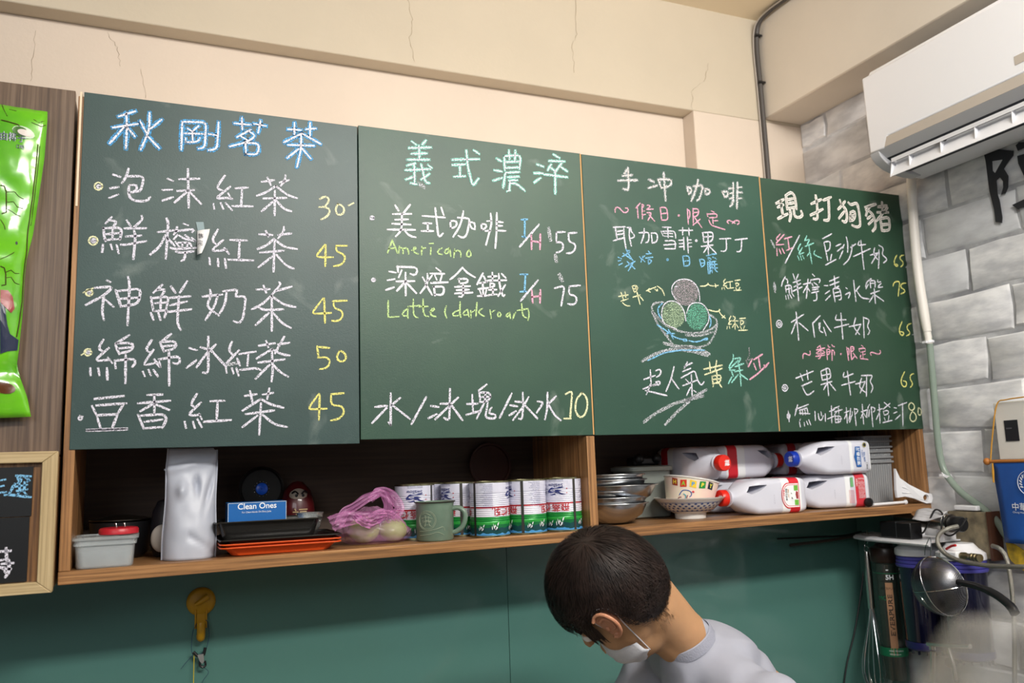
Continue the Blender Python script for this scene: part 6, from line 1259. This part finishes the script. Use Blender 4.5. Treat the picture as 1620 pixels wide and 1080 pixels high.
for s in (-1, 1):
    ball(body, Hd(.050, s*.036, -.060), .026, .022, .03, HM); ball(body, Hd(.076, s*.028, -.016), .014, .024, .010, HM)
capsule(body, Hd(.090, 0, -.028), Hd(.102, 0, -.058), .008, .012); ball(body, Hd(.090, 0, -.088), .010, .020, .010, HM)
capsule(body, H0, H0.lerp(NB, .5), .054, .048); capsule(body, H0.lerp(NB, .5), NB, .048, .049); capsule(body, NB, NB+V(.025, .005, -.045), .049, .052)
capsule(body, Hd(-.062, .012, -.03), NB+V(.005, .0, .004), .034, .040); capsule(body, Hd(.0, .0, -.10), NB+V(-.015, .0, -.02), .034, .034)
SL, SR = V(1.150, -.395, -.492), V(1.185, -.02, -.46); CH = V(1.225, -.215, -.56); WA = V(1.31, -.21, -.80); PE = V(1.33, -.21, -.93)
for s_, y in ((SL, -1), (SR, 1)):
    capsule(body, NB+V(.05, 0, -.07), s_+V(0, 0, -.02), .036, .034)
capsule(body, V(1.20, -.215, -.53), WA, .095, .09); capsule(body, WA, PE, .105, .12); ball(body, CH, .10, .14, .11)
EL, ER = V(1.03, -.42, -.66), V(1.05, .02, -.68); HL, HR = V(.84, -.33, -.74), V(.86, -.07, -.74)
for s_, e, h, sy in ((SL, EL, HL, -1), (SR, ER, HR, 1)):
    capsule(body, s_+V(0, 0, -.015), e, .038, .036); d = (h-e).normalized(); capsule(body, e, h-d*.02, .037, .024)
    ball(body, h+d*.03, .045, .018, .040, Matrix((d, d.cross(V(0, 0, 1)).normalized().cross(d)*-1, d.cross(V(0, 0, 1)).normalized())).transposed())
    side = d.cross(V(0, 0, 1)).normalized()
    for k, ln in ((-1.5, .062), (-.5, .075), (.5, .070), (1.5, .055)):
        b0 = h+d*.055+side*k*.018; b1 = b0+d*ln*.5+V(0, 0, -.008); b2 = b1+d*ln*.35+V(0, 0, -.024); capsule(body, b0, b1, .0095, .0088, 10, 4); capsule(body, b1, b2, .0088, .0075, 10, 4)
    b0 = h+d*.015-side*sy*-.03; b1 = b0-side*sy*-.022+d*.03; b2 = b1+d*.025+V(0, 0, -.01); capsule(body, b0, b1, .0115, .010, 10, 4); capsule(body, b1, b2, .010, .0085, 10, 4)
for sy in (-1, 1):
    hp = PE+V(.0, sy*.09, -.03); kn = V(1.29, -.21+sy*.11, -1.27); an = V(1.34, -.21+sy*.12, -1.63)
    capsule(body, hp, kn, .085, .058); capsule(body, kn, an, .056, .040); capsule(body, an+V(.02, 0, -.025), an+V(-.17, sy*.01, -.04), .034, .026)
me = fuse(body, .0062, 4, 'body'); obj('body', me, M_skin, person, smooth='all')
# ear
for s in (1, -1):
    bm = B(); ctr = Hd(.022, s*.0825, -.004)
    pts = [(.016, .027), (.006, .034), (-.008, .033), (-.017, .022), (-.019, .006), (-.014, -.010), (-.006, -.022), (.004, -.028), (.010, -.022)]
    ear = lambda f, u, o: ctr+Fh*f*.92+Uh*(u-.002)*.95+Lh*s*(o+max(0, -f)*.75)
    tube(bm, cat([ear(f, u, .004) for f, u in pts], 5), [.0032]*41, 8)
    tube(bm, cat([ear(f, u, .0025) for f, u in ((.008, .018), (-.004, .02), (-.010, .008), (-.008, -.006), (.002, -.010))], 5), .0028, 8)
    ball(bm, ear(.007, -.004, .002), .004, .004, .006, HM, 10); ball(bm, ear(.004, -.025, .002), .006, .004, .006, HM, 10)
    a = [bm.verts.new(ear(f, u, .001)) for f, u in pts]; bm.faces.new(a)
    me = fuse(bm, .0014, 3, 'ear') if False else None
    ball(bm, ear(-.003, .004, -.004), .016, .005, .026, HM, 14)
    obj('ear', bm, mat('ear_skin', 'c48a6c', .5, sub=.2), person)
for s in (-1, 1):
    bm = B(); ball(bm, Hd(.083, s*.030, -.028), .0115); obj('eye', bm, mat('eye_white', 'e8e4df', .2), person); bm = B(); ball(bm, Hd(.0915, s*.030, -.030), .0045); obj('iris', bm, mat('iris_dark', '1e1410', .2), person)
    bm = B(); tube(bm, cat([Hd(.088, s*.016, -.006), Hd(.090, s*.030, -.001), Hd(.082, s*.046, -.006)], 4), .0028, 6); obj('eyebrow', bm, M_hair, person)
# hair: scalp cap and many short strands combed away from the crown
def scalp(d, off): return HC+Fh*(d.x*(.094+off))+Lh*(d.y*(.077+off))+Uh*(d.z*(.103+off))
def near_ear(d):
    f, l, u = d.x*.094, d.y*.077, d.z*.103
    return abs(l) > .03 and ((f-.022)/.023)**2+((u+.012)/.036)**2 < 1
def hairline(d):        # lowest height covered by hair in this direction
    if d.x > .25: return -.02+.42*min(1, (d.x-.25)/.5)
    if d.x > .05: return -.10
    return -.10-.78*min(1, (.05-d.x)/.45)
bm = B(); NA, NB_ = 72, 40; G = {}
for j in range(NB_+1):
    th = PI*j/NB_*.92
    for i in range(NA):
        a = 2*PI*i/NA; d = V(math.sin(th)*math.cos(a), math.sin(th)*math.sin(a), math.cos(th)); hl_ = hairline(d); k = min(1, max(0, (d.z-hl_)/.22)); G[(i, j)] = (bm.verts.new(scalp(d, -.002+.0135*k**.6)), d.z > hl_-.04 and not near_ear(d))
for j in range(NB_):
    for i in range(NA):
        q = [G[(i, j)], G[((i+1) % NA, j)], G[((i+1) % NA, j+1)], G[(i, j+1)]]
        if all(x[1] for x in q): bm.faces.new([x[0] for x in q])
hair = obj('hair', bm, M_hair, person, smooth='all')
W_h = V(-.38, .12, .91).normalized(); bm = B(); rnd = random.Random(3)
def strand(d, steps, step, lift0, wd, jit):
    pts = []; cur = d.copy(); lift = lift0
    g = (cur-W_h*cur.dot(W_h)); g = g.normalized() if g.length > .05 else V(rnd.uniform(-1, 1), rnd.uniform(-1, 1), 0).normalized()
    jv = V(rnd.uniform(-1, 1), rnd.uniform(-1, 1), rnd.uniform(-1, 1))*jit
    for k in range(steps+1):
        off = lift+.0045*math.sin(PI*k/steps*.8); pts.append(scalp(cur, off))
        t_ = (cur-W_h*cur.dot(W_h)); t_ = (t_.normalized() if t_.length > .05 else g)
        t_ = t_-cur*t_.dot(cur)+jv; t_ = (t_-cur*t_.dot(cur)).normalized()
        cur = (cur+t_*step).normalized()
        if (cur.z < hairline(cur)-.06 and cur.x < .2) or near_ear(cur): break
    if len(pts) < 3: return
    sd = (pts[1]-pts[0]).cross(pts[0]-HC).normalized(); n = len(pts); L1 = []; R1 = []
    for k, p in enumerate(pts):
        w_ = wd*(1-.85*(k/(n-1))**2); L1.append(bm.verts.new(p+sd*w_)); R1.append(bm.verts.new(p-sd*w_))
    for k in range(n-1): bm.faces.new((L1[k], R1[k], R1[k+1], L1[k+1]))
cnt = 0
while cnt < 7500:
    z_ = rnd.uniform(-.8, 1); a = rnd.uniform(0, 2*PI); r_ = math.sqrt(1-z_*z_); d = V(r_*math.cos(a), r_*math.sin(a), z_)
    if d.z < hairline(d)+.03 or near_ear(d): continue
    cnt += 1; strand(d, 7, rnd.uniform(.05, .085), rnd.uniform(.0095, .0135), rnd.uniform(.0003, .0008), .22)
obj('strand', bm, mat('hair_strands', '332723', .5, spec=.3, col2='1d1614', vscale=30), hair, smooth='all', kind='stuff')
# fringe and sideburns hanging past the hairline
bm = B()
for k in range(900):
    l = rnd.uniform(-.062, .070); z0 = .050+rnd.uniform(-.01, .012); f0 = .094*math.sqrt(max(.05, 1-(l/.08)**2-(z0/.1)**2))+.010
    ln = rnd.uniform(.022, .046)*(1.15 if l > .02 else .9); pts = []
    for s in range(6):
        t_ = s/5; pts.append(Hd(f0+.016*math.sin(t_*2.2)-.006*t_*t_, l*(1+.06*t_)+rnd.uniform(-.0015, .0015), z0-ln*t_))
    sd = Lh; w_ = rnd.uniform(.0005, .0011); L1 = [bm.verts.new(p+sd*w_*(1-.8*(i/5))) for i, p in enumerate(pts)]; R1 = [bm.verts.new(p-sd*w_*(1-.8*(i/5))) for i, p in enumerate(pts)]
    for s in range(5): bm.faces.new((L1[s], R1[s], R1[s+1], L1[s+1]))
for sgn in (1, -1):
    for k in range(350):
        f = rnd.uniform(.046, .070); z0 = rnd.uniform(-.005, .03); l0 = .0775*math.sqrt(max(.1, 1-(f/.1)**2))+.008; ln = rnd.uniform(.02, .05)*(1.1 if f < .04 else .9)
        pts = [Hd(f+.006*t_, sgn*(l0-.010*t_*t_), z0-ln*t_) for t_ in (0, .33, .66, 1)]; w_ = .0008
        L1 = [bm.verts.new(p+Fh*w_*(1-.25*i)) for i, p in enumerate(pts)]; R1 = [bm.verts.new(p-Fh*w_*(1-.25*i)) for i, p in enumerate(pts)]
        for s in range(3): bm.faces.new((L1[s], R1[s], R1[s+1], L1[s+1]))
# clipped short hair fading down the nape
for k in range(700):
    a = rnd.uniform(-1.25, 1.25); v = rnd.random(); zz = -.078-.038*v*v; p = Hd(-.074*math.cos(a)*(1-.16*v)-.006, .070*math.sin(a)*(1-.12*v)*1.02, zz+.012)
    d = (-Uh+Fh*.35*v).normalized(); pts = [p, p+d*.006+(-Fh*math.cos(a)+Lh*math.sin(a))*.002, p+d*.011]; w_ = .0005
    L1 = [bm.verts.new(q+Lh*w_*(1-.4*i)) for i, q in enumerate(pts)]; R1 = [bm.verts.new(q-Lh*w_*(1-.4*i)) for i, q in enumerate(pts)]
    for s in range(2): bm.faces.new((L1[s], R1[s], R1[s+1], L1[s+1]))
obj('fringe', bm, MATS['hair_strands'], hair, smooth='all', kind='stuff')
# face mask
bm = B(); G = []; JC = Hd(.018, 0, -.100)
for j in range(13):
    v = j/12; r_ = []
    for i in range(25):
        a = math.radians(-82+164*i/24); kk = 1.0-.34*abs(math.sin(a))**3
        bulge = .012*math.cos(a)**2*math.sin(PI*v)**.6+.0014*math.sin(v*22)*math.cos(a)
        uu = -.040-.092*v*kk-.010*(1-kk); wf = (.070+bulge)-(.026*max(0, v-.62)/.38)-(.004*(v < .1)); 
        r_.append(bm.verts.new(JC+Fh*(wf*math.cos(a)-.004)+Lh*((.0565+bulge*.4-.014*max(0, v-.7)/.3)*math.sin(a)*1.06)+Uh*(uu+.078)))
    G.append(r_)
for j in range(12):
    for i in range(24): bm.faces.new((G[j][i], G[j][i+1], G[j+1][i+1], G[j+1][i]))
c1, c2 = G[1][24].co.copy(), G[11][24].co.copy(); d1, d2 = G[1][0].co.copy(), G[11][0].co.copy()
o = obj('face_mask', bm, M_mask, person, smooth='all', label='white pleated face mask'); s_ = o.modifiers.new('s', 'SOLIDIFY'); s_.thickness = .0012
for (p1, p2, sg) in ((c1, c2, 1), (d1, d2, -1)):
    bm = B(); tube(bm, cat([p1, Hd(.038, sg*.078, .006), Hd(.026, sg*.0825, .032), Hd(.006, sg*.086, .028), Hd(-.002, sg*.087, .006), Hd(.004, sg*.080, -.026), p2], 6), .0011, 6); obj('ear_loop', bm, M_mask, person)
# T-shirt
sh = B(); ax = V(.50, .06, -.86).normalized()
capsule(sh, NB+ax*.012, NB+ax*.085, .0535, .085)
ball(sh, V(1.150, -.235, -.450), .084, .10, .078); capsule(sh, V(1.180, -.225, -.515), V(1.30, -.215, -.80), .108, .120); ball(sh, V(1.195, -.225, -.580), .112, .175, .125); capsule(sh, V(1.30, -.215, -.80), V(1.33, -.21, -.98), .122, .138)
for s_, e in ((SL, EL), (SR, ER)):
    capsule(sh, NB+V(.035, 0, -.05), s_+V(.0, 0, -.02), .060, .062); capsule(sh, s_, s_.lerp(e, .62), .062, .062)
me = fuse(sh, .008, 6, 'shirt')
for v in me.vertices:
    q_ = Vector((v.co.x*5+v.co.z*9, v.co.y*11, v.co.z*5-v.co.x*9)); n_ = mnoise.noise(v.co*8)*.006+(.5-abs(mnoise.noise(q_)))*.010-.004+mnoise.noise(v.co*24)*.0015; v.co += v.normal*(n_+.001)
obj('t_shirt', me, M_shirt, person, smooth='all')
e1, e2 = frame_of(ax); cc_ = NB+ax*.004
bm = B(); R = []
for rr, h in ((.0560, .016), (.0555, .004), (.0540, -.004), (.0520, -.0055), (.0510, .0), (.0510, .016)):
    R.append([cc_+ax*h+(e1*math.cos(2*PI*k/48)+e2*math.sin(2*PI*k/48))*rr for k in range(48)])
rings(bm, R, cap=False); obj('collar', bm, mat('collar_rib', '9a9caa', .85, bump=.5, bscale=300), person)
bm = B(); tr = B(); capsule(tr, PE+V(0, 0, .02), PE+V(0, 0, -.05), .135, .14)
for sy in (-1, 1):
    capsule(tr, PE+V(.0, sy*.085, -.03), V(1.29, -.21+sy*.11, -1.27), .098, .078); capsule(tr, V(1.29, -.21+sy*.11, -1.27), V(1.34, -.21+sy*.12, -1.60), .078, .065)
bm.free(); obj('trousers', fuse(tr, .014, 4, 'trousers'), mat('dark_trousers', '23262e', .9), person, smooth='all')
for sy in (-1, 1):
    bm = B(); a = V(1.34, -.21+sy*.12, -1.655); capsule(bm, a+V(.03, 0, 0), a+V(-.17, sy*.01, -.006), .043, .036); obj('shoe', fuse(bm, .006, 4, 'shoe'), M_blackp, person, smooth='all')

# ================================================================== out-of-focus things right in front of the camera
fc0 = CAMLOC+(FWD+(1590-810)/CF*RIGHT-(1052-540)/CF*UP)*.25
t = thing('counter', 'pale service counter below the picture, just in front of the camera', 'counter', (.62, -1.35, -1.7))
bm = B(); box(bm, .30, 1.0, -1.62, -1.12, -.40, -.36); obj('top', bm, mat('counter_top', 'b8aa94', .5), t, bevel=.004); bm = B(); box(bm, .32, .98, -1.6, -1.14, -1.699, -.4); obj('body', bm, M_wall, t)
t = thing('plastic_bag', 'large blurred clear plastic bag close to the camera at the bottom right corner', 'bag', (fc0.x, fc0.y, -.359))
M_bag = mat('clear_wrap', 'b9bec4', .22, alpha=.40, spec=.6, bump=.6, bscale=25, col2='a79f90', vscale=18)
bm = B(); NA, NJ = 56, 60; G = []
for j in range(NJ+1):
    v = j/NJ; zt = -.3595+(fc0.z+.012+.3595)*v; r_ = []
    for i in range(NA):
        a = 2*PI*i/NA; rr = (.046-.010*v)*(1-max(0, v-.86)/.14*.75)**.8; n_ = mnoise.noise(V(math.cos(a)*1.6, math.sin(a)*1.6, v*5))*.012+abs(mnoise.noise(V(math.cos(a)*4, math.sin(a)*4, v*11)))*.010
        r_.append(bm.verts.new((fc0.x+(rr+n_)*math.cos(a)+.008, fc0.y+(rr+n_)*math.sin(a)-.006, zt)))
    G.append(r_)
for j in range(NJ):
    for i in range(NA): bm.faces.new((G[j][i], G[j][(i+1) % NA], G[j+1][(i+1) % NA], G[j+1][i]))
bm.faces.new(G[NJ]); bm.faces.new(G[0][::-1]); obj('film', bm, M_bag, t, smooth='all')
